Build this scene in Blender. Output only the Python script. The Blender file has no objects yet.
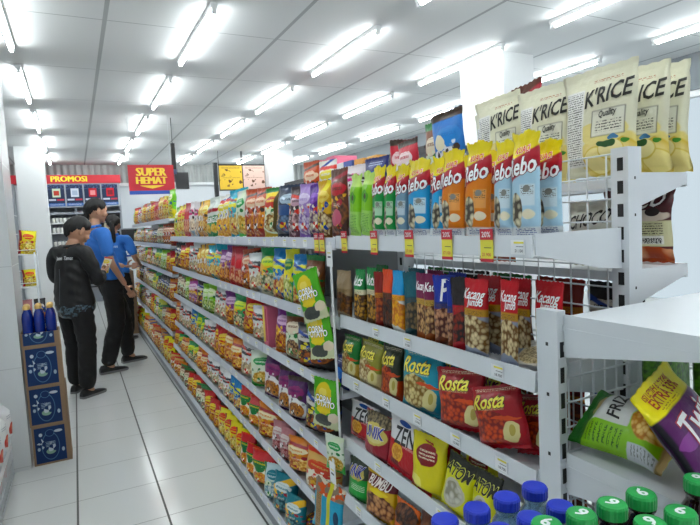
import bpy, bmesh, math, random
from mathutils import Vector, Matrix, noise
S = bpy.context.scene
COL = S.collection
RND = random.Random(11)
PI = math.pi
MATS = {}


# ------------------------------------------------------------------ basics
def rgb(h):
    h = h.lstrip('#')
    c = [int(h[i:i + 2], 16) / 255 for i in (0, 2, 4)]
    return tuple((x / 12.92 if x <= .04045 else ((x + .055) / 1.055) ** 2.4) for x in c) + (1,)


class NG:
    """small node-graph writer"""
    def __init__(self, name):
        self.m = bpy.data.materials.new(name)
        self.m.use_nodes = True
        self.t = self.m.node_tree
        self.n = self.t.nodes
        self.l = self.t.links
        self.b = self.n['Principled BSDF']

    def new(self, typ, **kw):
        n = self.n.new(typ)
        for k, v in kw.items():
            setattr(n, k, v)
        return n

    def put(self, sock, v):
        if isinstance(v, (int, float)):
            sock.default_value = v
        elif isinstance(v, (tuple, list)):
            sock.default_value = v
        else:
            self.l.new(v, sock)

    def math(self, op, a, b=0.0, c=None, clamp=False):
        n = self.new('ShaderNodeMath', operation=op, use_clamp=clamp)
        self.put(n.inputs[0], a)
        self.put(n.inputs[1], b)
        if c is not None:
            self.put(n.inputs[2], c)
        return n.outputs[0]

    def mix(self, f, a, b):
        n = self.new('ShaderNodeMixRGB')
        self.put(n.inputs[0], f)
        self.put(n.inputs[1], a)
        self.put(n.inputs[2], b)
        return n.outputs[0]

    def step(self, x, e, k=60):           # 1 where x > e
        return self.math('MULTIPLY_ADD', self.math('SUBTRACT', x, e), k, .5, True)

    def band(self, x, a, b, k=60):
        return self.math('MULTIPLY', self.step(x, a, k), self.math('SUBTRACT', 1.0, self.step(x, b, k)))

    def noise(self, vec, scale, detail=2):
        n = self.new('ShaderNodeTexNoise')
        self.put(n.inputs['Vector'], vec)
        n.inputs['Scale'].default_value = scale
        n.inputs['Detail'].default_value = detail
        return n.outputs['Fac']

    def bump(self, h, strength, dist=.002):
        n = self.new('ShaderNodeBump')
        n.inputs['Strength'].default_value = strength
        n.inputs['Distance'].default_value = dist
        self.put(n.inputs['Height'], h)
        self.l.new(n.outputs[0], self.b.inputs['Normal'])

    def set(self, **kw):
        for k, v in kw.items():
            self.put(self.b.inputs[k.replace('_', ' ')], v)


def plain(name, hexc, rough=.5, metal=0.0, coat=0.0, nz=0.0, emis=0.0, trans=0.0):
    """plain paint, plastic, metal or cloth with a faint procedural mottling"""
    if name in MATS:
        return MATS[name]
    g = NG(name)
    c = rgb(hexc)
    tc = g.new('ShaderNodeTexCoord').outputs['Object']
    f = g.noise(tc, 22, 3)
    d = tuple(x * (1 - nz) for x in c[:3]) + (1,)
    g.set(Base_Color=g.mix(f, c, d), Roughness=rough, Metallic=metal, Coat_Weight=coat)
    if emis:
        g.set(Emission_Color=c, Emission_Strength=emis)
    if trans:
        g.set(Transmission_Weight=trans, IOR=1.4)
    MATS[name] = g.m
    return g.m


def layered(name, base, layers, aspect=1.0, rough=.36, coat=.16, crinkle=.45, metal=0.0):
    """printed packaging: a stack of procedural shapes in UV space"""
    g = NG(name)
    uv = g.new('ShaderNodeUVMap').outputs[0]
    sp = g.new('ShaderNodeSeparateXYZ')
    g.l.new(uv, sp.inputs[0])
    u, v = sp.outputs[0], sp.outputs[1]
    vec = g.new('ShaderNodeCombineXYZ')
    g.put(vec.inputs[0], g.math('MULTIPLY', u, aspect))
    g.put(vec.inputs[1], v)
    uvw = vec.outputs[0]
    wob = g.math('MULTIPLY_ADD', g.noise(uvw, 9, 1), .055, -.0275)
    uu, vv = g.math('ADD', u, wob), g.math('ADD', v, wob)

    def ell(cx, cy, rx, ry, a=None, b=None, k=9):
        x = g.math('DIVIDE', g.math('SUBTRACT', a or u, cx), rx)
        y = g.math('DIVIDE', g.math('SUBTRACT', b or v, cy), ry)
        r = g.math('ADD', g.math('MULTIPLY', x, x), g.math('MULTIPLY', y, y))
        return g.math('MULTIPLY', g.math('SUBTRACT', 1.0, r), k, 0, True)
    col = rgb(base)
    for L in layers:
        t = L[0]
        if t == 'B':
            col = g.mix(g.band(v, L[1], L[2]), col, rgb(L[3]))
        elif t == 'V':
            col = g.mix(g.band(u, L[1], L[2]), col, rgb(L[3]))
        elif t == 'W':      # wavy band
            col = g.mix(g.band(vv, L[1], L[2], 40), col, rgb(L[3]))
        elif t == 'E':
            col = g.mix(ell(*L[1:5]), col, rgb(L[5]))
        elif t == 'O':      # organic blob
            col = g.mix(ell(*L[1:5], uu, vv), col, rgb(L[5]))
        elif t == 'R':
            col = g.mix(g.math('MULTIPLY', g.band(u, L[1], L[3]), g.band(v, L[2], L[4])), col, rgb(L[5]))
        elif t == 'G':      # slanted band: v between k*u+a and k*u+b
            s = g.math('MULTIPLY_ADD', u, -L[1], v)
            col = g.mix(g.band(s, L[2], L[3], 50), col, rgb(L[4]))
        elif t == 'N':      # heap of food: cells of two colours
            vo = g.new('ShaderNodeTexVoronoi')
            g.put(vo.inputs['Vector'], uvw)
            vo.inputs['Scale'].default_value = L[7]
            d = g.math('MULTIPLY', vo.outputs['Distance'], 1.25, 0, True)
            sp2 = g.new('ShaderNodeSeparateXYZ')
            g.l.new(vo.outputs['Color'], sp2.inputs[0])
            f = g.math('MULTIPLY_ADD', sp2.outputs[0], .22, g.math('MULTIPLY', g.math('MULTIPLY', d, d), 1.1), True)
            col = g.mix(ell(*L[1:5], uu, vv), col, g.mix(f, rgb(L[5]), rgb(L[6])))
        elif t == 'L':      # small print
            st = g.step(g.math('FRACT', g.math('MULTIPLY', v, L[6] if len(L) > 6 else 42)), .5, 6)
            nn = g.step(g.noise(uvw, 70, 0), .46, 8)
            m = g.math('MULTIPLY', g.band(u, L[1], L[3]), g.band(v, L[2], L[4]))
            col = g.mix(g.math('MULTIPLY', m, g.math('MULTIPLY', st, nn)), col, rgb(L[5]))
        elif t == 'C':      # confetti of coloured scraps
            vo = g.new('ShaderNodeTexVoronoi')
            g.put(vo.inputs['Vector'], uvw)
            vo.inputs['Scale'].default_value = L[6]
            sp2 = g.new('ShaderNodeSeparateXYZ')
            g.l.new(vo.outputs['Color'], sp2.inputs[0])
            m = g.math('MULTIPLY', g.band(v, L[1], L[2]), g.step(sp2.outputs[1], L[5], 30))
            col = g.mix(m, col, g.mix(g.step(sp2.outputs[0], .5, 30), rgb(L[3]), rgb(L[4])))
    hs = g.new('ShaderNodeHueSaturation')
    hs.inputs['Saturation'].default_value = 1.15
    hs.inputs['Value'].default_value = .89
    g.l.new(col, hs.inputs['Color'])
    g.set(Base_Color=hs.outputs[0], Roughness=rough, Coat_Weight=coat, Coat_Roughness=.08, Metallic=metal, Specular_IOR_Level=.35)
    if crinkle:
        g.bump(g.noise(uvw, 14, 3), crinkle, .004)
    return g.m


# ------------------------------------------------------------------ mesh helpers
def bx(bm, x0, y0, z0, x1, y1, z1, mi=0):
    vs = [bm.verts.new((x, y, z)) for x in (x0, x1) for y in (y0, y1) for z in (z0, z1)]
    for q in ((0, 1, 3, 2), (4, 6, 7, 5), (0, 4, 5, 1), (2, 3, 7, 6), (0, 2, 6, 4), (1, 5, 7, 3)):
        f = bm.faces.new([vs[i] for i in q])
        f.material_index = mi
    return vs


def prism(bm, pts, axis, a, b, mi=0):
    """extrude a polygon (list of 2D points) along axis from a to b"""
    def P(p, t):
        return {'x': (t, p[0], p[1]), 'y': (p[0], t, p[1]), 'z': (p[0], p[1], t)}[axis]
    A = [bm.verts.new(P(p, a)) for p in pts]
    B = [bm.verts.new(P(p, b)) for p in pts]
    n = len(pts)
    fs = [bm.faces.new(A), bm.faces.new(list(reversed(B)))]
    for i in range(n):
        fs.append(bm.faces.new((A[i], B[i], B[(i + 1) % n], A[(i + 1) % n])))
    for f in fs:
        f.material_index = mi


def tube(bm, p, q, r, n=8, mi=0):
    p, q = Vector(p), Vector(q)
    d = (q - p).normalized()
    a = d.orthogonal().normalized()
    b = d.cross(a)
    A, B = [], []
    for i in range(n):
        o = (a * math.cos(2 * PI * i / n) + b * math.sin(2 * PI * i / n)) * r
        A.append(bm.verts.new(p + o))
        B.append(bm.verts.new(q + o))
    fs = [bm.faces.new(A), bm.faces.new(list(reversed(B)))]
    for i in range(n):
        f = bm.faces.new((A[i], B[i], B[(i + 1) % n], A[(i + 1) % n]))
        f.smooth = True
        fs.append(f)
    for f in fs:
        f.material_index = mi


def lathe(bm, prof, n=20, mi=0, c=(0, 0)):
    """prof: list of (r, z)"""
    rings = []
    for r, z in prof:
        rings.append([bm.verts.new((c[0] + r * math.cos(2 * PI * i / n), c[1] + r * math.sin(2 * PI * i / n), z)) for i in range(n)])
    for a, b in zip(rings, rings[1:]):
        for i in range(n):
            f = bm.faces.new((a[i], a[(i + 1) % n], b[(i + 1) % n], b[i]))
            f.smooth = True
            f.material_index = mi
    for f in (bm.faces.new(list(reversed(rings[0]))), bm.faces.new(rings[-1])):
        f.material_index = mi


def finish(name, bm, mats, bevel=0.0):
    bmesh.ops.recalc_face_normals(bm, faces=bm.faces)
    me = bpy.data.meshes.new(name)
    bm.to_mesh(me)
    bm.free()
    for m in (mats if isinstance(mats, (list, tuple)) else [mats]):
        me.materials.append(m)
    return me


def link(name, me, parent=None, loc=(0, 0, 0), rot=(0, 0, 0), bevel=0.0):
    o = bpy.data.objects.new(name, me)
    COL.objects.link(o)
    o.location = loc
    o.rotation_euler = rot
    if parent is not None:
        o.parent = parent
    if bevel:
        b = o.modifiers.new('bevel', 'BEVEL')
        b.width = bevel
        b.segments = 2
        b.limit_method = 'ANGLE'
    return o


def ob(name, bm, mats, parent=None, loc=(0, 0, 0), rot=(0, 0, 0), bevel=0.0):
    return link(name, finish(name, bm, mats), parent, loc, rot, bevel)


def box(name, x0, y0, z0, x1, y1, z1, m, parent=None, bevel=0.0):
    bm = bmesh.new()
    bx(bm, x0, y0, z0, x1, y1, z1)
    return ob(name, bm, m, parent, bevel=bevel)


def empty(name, loc, rz=0.0):
    o = bpy.data.objects.new(name, None)
    o.empty_display_size = .05
    COL.objects.link(o)
    o.location = loc
    o.rotation_euler = (0, 0, rz)
    return o


def tag(o, label, cat, group=None):
    o['label'] = label
    o['category'] = cat
    if group:
        o['group'] = group
    return o


def structure(o):
    o['kind'] = 'structure'
    return o


def copy_tree(o, parent=None):
    c = o.copy()
    COL.objects.link(c)
    if parent is not None:
        c.parent = parent
    for ch in list(o.children):
        copy_tree(ch, c)
    return c


# ------------------------------------------------------------------ lettering
TXT = {}


def text_geo(s, bold=.012):
    """2D verts + faces of a word, centred, width 1"""
    k = (s, bold)
    if k in TXT:
        return TXT[k]
    cu = bpy.data.curves.new('t', 'FONT')
    cu.body = s
    cu.align_x = 'CENTER'
    cu.offset = bold
    cu.resolution_u = 2
    o = bpy.data.objects.new('t', cu)
    COL.objects.link(o)
    dg = bpy.context.evaluated_depsgraph_get()
    me = bpy.data.meshes.new_from_object(o.evaluated_get(dg))
    wd = max(v.co.x for v in me.vertices) - min(v.co.x for v in me.vertices)
    bm = bmesh.new()
    bm.from_mesh(me)
    bmesh.ops.remove_doubles(bm, verts=bm.verts, dist=1e-5)
    for _ in range(4):                       # short edges, so that long stems follow a bulging bag
        bmesh.ops.triangulate(bm, faces=bm.faces)
        ed = [e for e in bm.edges if e.calc_length() > wd * .055]
        if not ed:
            break
        bmesh.ops.subdivide_edges(bm, edges=ed, cuts=1)
    bmesh.ops.triangulate(bm, faces=bm.faces)
    bm.verts.index_update()
    vs = [(v.co.x, v.co.y) for v in bm.verts]
    fs = [tuple(v.index for v in f.verts) for f in bm.faces]
    bm.free()
    bpy.data.objects.remove(o)
    bpy.data.curves.remove(cu)
    bpy.data.meshes.remove(me)
    x0, x1 = min(v[0] for v in vs), max(v[0] for v in vs)
    y0, y1 = min(v[1] for v in vs), max(v[1] for v in vs)
    w = x1 - x0
    vs = [((x - (x0 + x1) / 2) / w, (y - (y0 + y1) / 2) / w) for x, y in vs]
    TXT[k] = (vs, fs)
    return TXT[k]


def put_text(bm, s, width, mapf, mi, bold=.012, shear=0.0, rot=0.0, sy=1.0):
    """mapf(x, y) -> 3D point; x, y in metres from the word's centre"""
    vs, fs = text_geo(s, bold)
    c, sn = math.cos(rot), math.sin(rot)
    V = []
    for x, y in vs:
        y *= sy
        x += shear * y
        x, y = x * width, y * width
        V.append(bm.verts.new(mapf(x * c - y * sn, x * sn + y * c)))
    for f in fs:
        try:
            F = bm.faces.new([V[i] for i in f])
            F.material_index = mi
        except ValueError:
            pass


def flat_text(name, s, width, m, parent, origin, right, up, bold=.012, shear=0, sy=1.0):
    """a word on a flat board; two close strokes laid over each other thicken the letters"""
    bm = bmesh.new()
    o, r, u = Vector(origin), Vector(right), Vector(up)
    n = r.cross(u)
    for i, d in enumerate((0, -1, 1)):
        put_text(bm, s, width, lambda x, y: o + r * (x + d * bold * width) + u * y + n * (.0006 * i), 0, 0.0, shear, 0, sy)
    me = bpy.data.meshes.new(name)
    bm.to_mesh(me)
    bm.free()
    me.materials.append(m)
    return link(name, me, parent)


INK = {}


def ink(hexc):
    if hexc not in INK:
        INK[hexc] = plain('ink_' + hexc.strip('#'), hexc, .4)
    return INK[hexc]
# ------------------------------------------------------------------ printed bags
# name, look, short look, base colour, layers, texts, (w, h, t)
# texts: (string, u, v, width fraction, colour, shear, rotation, outline colour)
D = {}


def design(key, name, look, short, base, layers, texts=(), size=(.16, .21, .06), rough=.36):
    D[key] = dict(name=name, look=look, short=short, base=base, layers=layers, texts=texts, size=size, rough=rough)


def seeds(key, look, short, body, panel):
    design(key, 'seed_pouch', look, short, body, [
        ('B', .0, .10, '#e8ecee'), ('L', .15, .02, .85, .09, '#20408a', 60),
        ('R', .48, .30, .93, .50, panel), ('L', .52, .40, .9, .49, '#4a4030', 60),
        ('N', .32, .26, .24, .17, '#f1e9c8', '#4a4238', 16),
        ('E', .70, .46, .12, .035, '#8a8a84'), ('E', .74, .22, .2, .05, '#f3ead0'),
        ('B', .76, 1.0, '#f2dc1e'), ('O', .5, .80, .5, .06, '#f7e637'),
        ('G', .14, .52, .72, '#b3202e')],
        [('Rebo', .5, .675, .95, '#ffffff', .2, .12, '#7a0f1a'), ('KUACI', .5, .83, .5, '#d8232f', .2, .1, '#ffffff')],
        (.085, .21, .04))


seeds('seed_orange', 'orange sunflower seed pouch', 'orange pouch', '#e98a3c', '#f2b277')
seeds('seed_ice', 'pale blue sunflower seed pouch', 'pale-blue pouch', '#b9d9ea', '#dcebf2')
seeds('seed_sky', 'bright blue sunflower seed pouch', 'blue pouch', '#39a0d8', '#cfe6ef')
seeds('seed_green', 'dark green sunflower seed pouch', 'green pouch', '#2f9a4c', '#bfe0c4')
seeds('seed_dusk', 'grey-blue sunflower seed pouch', 'grey-blue pouch', '#7f9fb4', '#c6d6dd')
design('seed_lime', 'seed_pouch', 'lime green seed pouch', 'lime pouch', '#8fce4a', [
    ('B', 0, .4, '#a9d878'), ('L', .15, .05, .85, .35, '#4b8a3c', 40), ('B', .8, 1, '#c6e684'), ('O', .5, .62, .3, .1, '#5fae34'), ('E', .5, .62, .14, .05, '#3a4a20')],
    [], (.08, .2, .04))


def nuts(key, look, short, top, gold, a, b, low, text=None, tcol='#ffffff', size=(.085, .19, .04)):
    T = []
    if text:
        T = [(text[0], .5, .80, .86 if len(text[0]) > 1 else .34, tcol, .1, 0, None)]
        if len(text) > 1:
            T.append((text[1], .62, .71, .6, tcol, .1, 0, None))
    design(key, 'nut_pouch', look, short, top, [
        ('B', .55, .64, gold), ('L', .1, .56, .9, .62, '#5a4420', 60), ('B', .0, .55, low), ('N', .5, .30, .72, .27, a, b, 17),
        ('O', .42, .06, .6, .12, low)], T, size)


nuts('nut_scarlet', 'red-topped cashew nut pouch', 'red-topped pouch', '#c8232c', '#b98d3c', '#f0dfb4', '#6a4a26', '#8b93a6', ('Kacang', 'Jumbo'))
nuts('nut_maroon', 'maroon-topped mixed nut pouch', 'maroon pouch', '#7c1f4e', '#c9a75c', '#e2b987', '#4c2616', '#8d4a2a', ('Kacang',))
nuts('nut_green', 'green-topped peanut pouch', 'green-topped pouch', '#238a46', '#e6dfc0', '#d9a75a', '#3c2210', '#4c3018', ('Nuts',))
nuts('nut_cocoa', 'orange and brown chocolate pouch', 'brown pouch', '#e0491f', '#5a2418', '#6a3a24', '#1c0d08', '#3a1a12')
nuts('nut_blueorange', 'blue-topped orange snack pouch', 'blue-topped pouch', '#2f9fdc', '#f2a640', '#f7c04e', '#c8701c', '#d9d9d2')
nuts('nut_teal', 'dark teal nut pouch', 'teal pouch', '#17606f', '#0f4a5a', '#8b7350', '#2d2a20', '#1d3f46')
nuts('nut_navy', 'navy pouch of purple-tagged nuts', 'navy pouch', '#2338a4', '#20307c', '#d9a684', '#4a221c', '#6a3a2c', ('P',))
nuts('nut_beige', 'beige kraft nut pouch', 'beige pouch', '#a89376', '#97805f', '#8a5a34', '#3f2412', '#8d7a5c')
nuts('nut_rust', 'thin rust-red snack pouch', 'rust pouch', '#8e2820', '#c87a2c', '#c8602c', '#5c1c10', '#7a1c18')
nuts('nut_redborder', 'black and red nut pouch', 'black-red pouch', '#1c1418', '#c4202a', '#a03a2a', '#200c0c', '#b01f2a')


def rosta(key, look, short, base, low, a, b):
    design(key, 'peanut_bag', look, short, base, [
        ('B', 0, .38, low), ('N', .42, .36, .40, .27, a, b, 15), ('O', .78, .27, .14, .17, '#d9cf98'), ('E', .80, .30, .05, .09, '#b8a860'), ('O', .66, .50, .2, .025, '#d8532a'), ('O', .82, .47, .14, .025, '#d8532a'),
        ('L', .2, .62, .75, .67, '#f1e6b0', 60), ('L', .1, .9, .9, .95, '#f1e6c8', 40)],
        [('Rosta', .45, .76, .66, '#f2e24a', .15, .05, '#3a2a10')], (.15, .17, .06))


rosta('rosta_green', 'green peanut bag', 'green bag', '#2e7d3c', '#c7a65e', '#e6d29a', '#7a5a2a')
rosta('rosta_cream', 'olive and cream peanut bag', 'olive bag', '#8b8a3a', '#cbb98a', '#e9dab0', '#8b6a3a')
rosta('rosta_black', 'black and orange peanut bag', 'black bag', '#2a3322', '#c4482a', '#d9622f', '#7a2414')
rosta('rosta_teal', 'teal peanut bag', 'teal bag', '#1f93ad', '#1b86a0', '#e8d8a0', '#7a5e2c')
rosta('rosta_red', 'crimson peanut bag', 'crimson bag', '#a5121f', '#b01a26', '#e8603a', '#7a1610')

design('tortilla_white', 'tortilla_chip_bag', 'white and red tortilla bag', 'white-red bag', '#e9e9ea', [
    ('W', 0, .56, '#c01a28'), ('O', .36, .36, .2, .18, '#e9b860'), ('N', .36, .36, .15, .13, '#f0c878', '#c98a3a', 20), ('R', .15, .12, .45, .22, '#7a0f1c'), ('E', .5, .92, .2, .05, '#2a52a4'), ('L', .5, .5, .9, .55, '#f4dada', 50)],
    [('ZEN', .55, .70, .68, '#1b1b1f', .2, .08, None)], (.17, .17, .06))
design('ring_navy', 'chip_bag', 'crimson bag with navy-lettered badge', 'navy-badge bag', '#a01c30', [
    ('N', .5, .86, .6, .16, '#9a8a6a', '#3c3424', 16), ('O', .5, .58, .44, .24, '#d8c878'), ('E', .5, .5, .3, .1, '#e8df9c'), ('B', 0, .12, '#8b1526')],
    [('UNIK', .5, .62, .7, '#26349a', .2, .06, '#e8e4f0')], (.15, .16, .06))
design('ring_green', 'chip_bag', 'green bag with navy-lettered badge', 'green-badge bag', '#2fa044', [
    ('B', .6, 1, '#3a4434'), ('O', .5, .7, .4, .16, '#d8c878'), ('L', .3, .3, .9, .45, '#e9f4e0', 24)],
    [('UNIK', .5, .74, .7, '#26349a', .2, .06, '#e8e4f0')], (.13, .14, .05))
design('chip_crimson', 'chip_bag', 'crimson chip bag', 'crimson bag', '#b31d2c', [
    ('W', .0, .3, '#c62430'), ('N', .5, .28, .36, .2, '#e8c09a', '#b02a20', 12), ('E', .5, .62, .34, .12, '#d8323c'), ('L', .2, .45, .8, .5, '#f0d0c8', 40)], [])
design('puff_yellow', 'chip_bag', 'yellow puff bag with maroon badge', 'maroon-badge bag', '#e4d722', [
    ('O', .55, .70, .30, .18, '#8a1620'), ('L', .35, .62, .78, .78, '#f4e8d0', 18), ('O', .25, .2, .25, .14, '#f2ec8c'), ('O', .1, .12, .12, .08, '#b3303a')], [], (.14, .17, .07))
design('atom_yellow', 'chip_bag', 'yellow bag with black title', 'black-title bag', '#dede28', [
    ('B', .80, 1, '#23241c'), ('O', .5, .42, .36, .26, '#c9c6b4'), ('N', .5, .42, .3, .2, '#e8e6dc', '#9a9682', 9), ('L', .2, .1, .8, .16, '#6a6a20', 40)],
    [('ATOM', .5, .78, .8, '#15150f', .1, 0, '#eaea60')], (.11, .16, .05))
design('nut_pebble', 'nut_pouch', 'white pouch of grey pebbled nuts', 'grey-white pouch', '#d8d8d4', [
    ('N', .5, .4, .6, .4, '#d0cec8', '#56565c', 15), ('W', .0, .2, '#26356e'), ('B', .9, 1, '#e4e4e0')], [], (.12, .14, .05))
design('noodle_red', 'noodle_snack_bag', 'yellow noodle bag with maroon header', 'noodle bag', '#d8b03c', [
    ('B', .74, .93, '#6a1420'), ('N', .5, .34, .5, .32, '#e0a878', '#5a2a1a', 10), ('O', .55, .66, .3, .06, '#e9d35c')],
    [('BUMBU', .5, .83, .7, '#f2e6e0', .1, 0, None)], (.14, .155, .05))
design('nut_orange', 'nut_pouch', 'crumpled orange nut pouch', 'orange pouch', '#d9692a', [
    ('N', .5, .75, .5, .22, '#7a4a30', '#2c150c', 10), ('W', .0, .1, '#b34a1a')], [], (.13, .13, .06))
design('nut_brownbag', 'nut_pouch', 'brown nut pouch with cream badge', 'brown pouch', '#5c3122', [
    ('N', .5, .4, .6, .5, '#8b5a40', '#2a120c', 10), ('E', .3, .3, .2, .14, '#e8e0d8'), ('R', .6, .1, 1, .35, '#a81c26')], [], (.13, .14, .06))
design('chip_pine', 'chip_bag', 'pine green and white chip bag', 'pine bag', '#e4ece4', [
    ('W', 0, .52, '#1f8a4a'), ('O', .4, .8, .3, .12, '#b8c0b8'), ('N', .5, .2, .3, .12, '#f2d27a', '#c8943a', 14), ('W', .62, .7, '#a8222c')],
    [('ANGUS', .5, .42, .7, '#ffffff', .1, 0, None)])
design('snack_navy', 'snack_bag', 'navy blue snack bag', 'navy bag', '#1d2a6c', [('O', .5, .5, .34, .2, '#3a7ad8'), ('E', .5, .24, .2, .1, '#c9b36a'), ('L', .2, .8, .8, .9, '#c8d4f0', 20)], [])


def gen(key, name, look, short, base, second, a, b, badge, size=(.15, .21, .06), extra=()):
    q = random.Random(key)
    c1, c2 = q.choice((('#f4f0e0', '#d83a2c'), ('#f0e04a', '#2a4aa0'), ('#e8e8e8', '#3a2a20'), ('#f0c04a', '#a81c2c'), ('#e0ecd0', '#2a7a3c'))), None
    c1, c2 = c1
    kind = q.randrange(4)
    cx = q.uniform(.4, .6)
    L = [('W', .0, q.uniform(.22, .42), second)]
    if kind == 0:
        L += [('G', q.uniform(-.5, .5), q.uniform(.45, .55), q.uniform(.6, .7), c1), ('N', cx, .25, .42, .22, a, b, 15), ('O', cx, .72, .36, .11, badge)]
    elif kind == 1:
        L += [('O', cx, .30, .46, .26, c1), ('N', cx, .27, .36, .19, a, b, 17), ('O', cx, .68, .40, .13, badge), ('B', .90, 1, c2)]
    elif kind == 2:
        L += [('V', .0, .14, c2), ('N', cx, .30, .44, .28, a, b, 14), ('O', cx, .74, .34, .12, badge), ('O', q.uniform(.2, .8), .50, .2, .07, c1)]
    else:
        L += [('N', .3, .22, .34, .20, a, b, 16), ('N', .75, .34, .26, .18, b, a, 13), ('O', cx, .70, .42, .10, badge), ('G', q.uniform(-.3, .3), .80, .86, c2)]
    L += [('L', cx - .26, .65, cx + .26, .78, base, 11), ('O', q.uniform(.15, .3), q.uniform(.45, .55), .12, .05, c1), ('O', q.uniform(.7, .85), q.uniform(.5, .58), .10, .05, c2), ('C', .12, .62, c1, c2, .90, 16), ('L', .3, .44, .7, .49, '#f4f0e4', 36)]
    design(key, name, look, short, base, L + list(extra), [], size)


W2 = (.10, .22, .04)
gen('wafer_brown', 'wafer_bag', 'chocolate brown wafer bag', 'brown bag', '#5a2a18', '#3c1a10', '#8a5434', '#2a120a', '#c2303a', (.12, .24, .05), [('O', .5, .28, .3, .12, '#c86a80')])
gen('wafer_gold', 'wafer_bag', 'gold and brown wafer bag', 'gold bag', '#d9a82c', '#5a3c18', '#f0e0b8', '#6a4420', '#f0d878', W2)
gen('wafer_purple', 'wafer_bag', 'deep purple wafer bag', 'purple bag', '#5c2f92', '#2c1c40', '#e0d4b8', '#5a3c60', '#8a5cc0', W2)
gen('wafer_lilac', 'wafer_bag', 'lilac wafer bag', 'lilac bag', '#a78ac8', '#8a68b4', '#e8dcec', '#7a5a9a', '#d8c8e6', (.13, .22, .05))
gen('wafer_dark', 'wafer_bag', 'black and rose wafer bag', 'dark bag', '#3a2a30', '#5c3440', '#d8b4b4', '#4a2028', '#c8a4b0', W2)
gen('wafer_yellow', 'wafer_bag', 'yellow bag with dark stripe', 'yellow bag', '#ecd42a', '#c8a01c', '#f2e8b0', '#8a5a20', '#c83a2a', (.13, .24, .05), [('V', .62, .80, '#4a3c14')])
gen('snack_denim', 'snack_bag', 'denim blue and black bag', 'denim bag', '#26344e', '#1a2030', '#7a94b4', '#20304c', '#a8bccc', (.14, .22, .05), [('R', .2, .4, .7, .6, '#3c5a8c')])
gen('chip_rust', 'chip_bag', 'rust orange chip bag', 'rust bag', '#c04a20', '#a02c18', '#e8a050', '#8a2412', '#e8ccb0')
gen('chip_mint', 'chip_bag', 'mint green chip bag', 'mint bag', '#dfe9d8', '#57b45a', '#f2dc90', '#b88a30', '#2f9a50')
gen('chip_cyan', 'chip_bag', 'cyan chip bag', 'cyan bag', '#2fb2cc', '#2a98b8', '#f0dca0', '#b8842c', '#f2ea6a')
gen('chip_cream', 'chip_bag', 'cream and orange chip bag', 'cream bag', '#ecece4', '#e0a040', '#f4cf70', '#d0822a', '#e8d84a', (.16, .24, .07), [('W', .8, .88, '#d8423a')])
gen('chip_amber', 'chip_bag', 'amber yellow chip bag', 'amber bag', '#e8b02c', '#d08a20', '#f8e090', '#b86a1c', '#f6ec9c')
gen('chip_pink', 'chip_bag', 'white and pink chip bag', 'pink bag', '#e6dee0', '#9ab0c0', '#f0e0c8', '#b09080', '#d83a86')
gen('chip_lemon', 'chip_bag', 'lemon yellow chip bag', 'lemon bag', '#eade24', '#e2c81c', '#f6eea0', '#b8962c', '#e04a3a')
gen('chip_lime', 'chip_bag', 'lime green chip bag', 'lime bag', '#7cc83c', '#e8e04a', '#f4ec8c', '#a8a02c', '#f0f0d0')
gen('chip_parrot', 'chip_bag', 'yellow bag with red-green emblem', 'emblem bag', '#ecdc24', '#e8c81c', '#f4d468', '#d8641c', '#1f7a3c', (.15, .18, .06), [('W', .76, .95, '#c4242c'), ('O', .45, .55, .18, .1, '#1f7a3c')])
gen('snack_blue', 'snack_bag', 'blue bag with yellow patch', 'blue bag', '#2f86c8', '#2a6aa8', '#f0d88c', '#a8402a', '#e8e448')
gen('snack_lemon', 'snack_bag', 'yellow-green snack bag', 'yellow-green bag', '#d8d83c', '#3a9a5c', '#f2f0b8', '#8a9a2c', '#2a7a4c')
gen('snack_jade', 'snack_bag', 'jade green snack bag', 'jade bag', '#2f9a58', '#e0dcc8', '#f0e4c0', '#4a5a3a', '#d8e85a')
gen('snack_white', 'snack_bag', 'white snack bag', 'white bag', '#e4e6e6', '#c8ccd0', '#e8d8b0', '#8a7a60', '#2c3038')
gen('snack_plum', 'snack_bag', 'plum purple snack bag', 'plum bag', '#7c3a86', '#d8742c', '#f0a850', '#7a2a1a', '#e0c0dc')
gen('snack_violet', 'snack_bag', 'violet cracker-stick bag', 'violet bag', '#4f1f5c', '#4a1c56', '#e0a058', '#8a4a1c', '#8a2c68', (.17, .19, .06))
gen('snack_fire', 'snack_bag', 'fiery red snack bag', 'red bag', '#c8282a', '#e08a2c', '#f2c864', '#9a2414', '#f0e06a')
gen('snack_coal', 'snack_bag', 'black snack bag', 'black bag', '#1e1c20', '#2c2420', '#c8703a', '#2a120c', '#d8d4cc')
gen('snack_brown', 'snack_bag', 'brown snack bag', 'brown bag', '#7a4a30', '#5a3020', '#e0b888', '#4a2414', '#e8dcc4')
gen('snack_lime', 'snack_bag', 'bright lime snack bag', 'bright-lime bag', '#8ad02c', '#6ab024', '#e8f0a0', '#6a8a24', '#e8f4c8')
gen('snack_magenta', 'snack_bag', 'magenta snack bag', 'magenta bag', '#b0249a', '#8a1c7c', '#f0c8e0', '#6a1c5a', '#f0d8ec')
gen('snack_orange', 'snack_bag', 'orange snack bag', 'orange bag', '#e0822c', '#d8601c', '#f8d884', '#b0481a', '#f4e8c0')
gen('snack_amber', 'snack_bag', 'clear amber snack bag', 'clear-amber bag', '#d8b070', '#d89c2c', '#e8b84c', '#a8641c', '#d84a34')
gen('meat_pink', 'snack_bag', 'clear pink snack bag', 'clear-pink bag', '#b88084', '#a85a60', '#d8a0a0', '#8a3c40', '#d8ccc8')
gen('seaweed_teal', 'seaweed_pack', 'teal seaweed pack', 'teal pack', '#2a7c8c', '#235c6c', '#6aa0a8', '#1c4450', '#d8e4e4', (.14, .19, .03))
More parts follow.
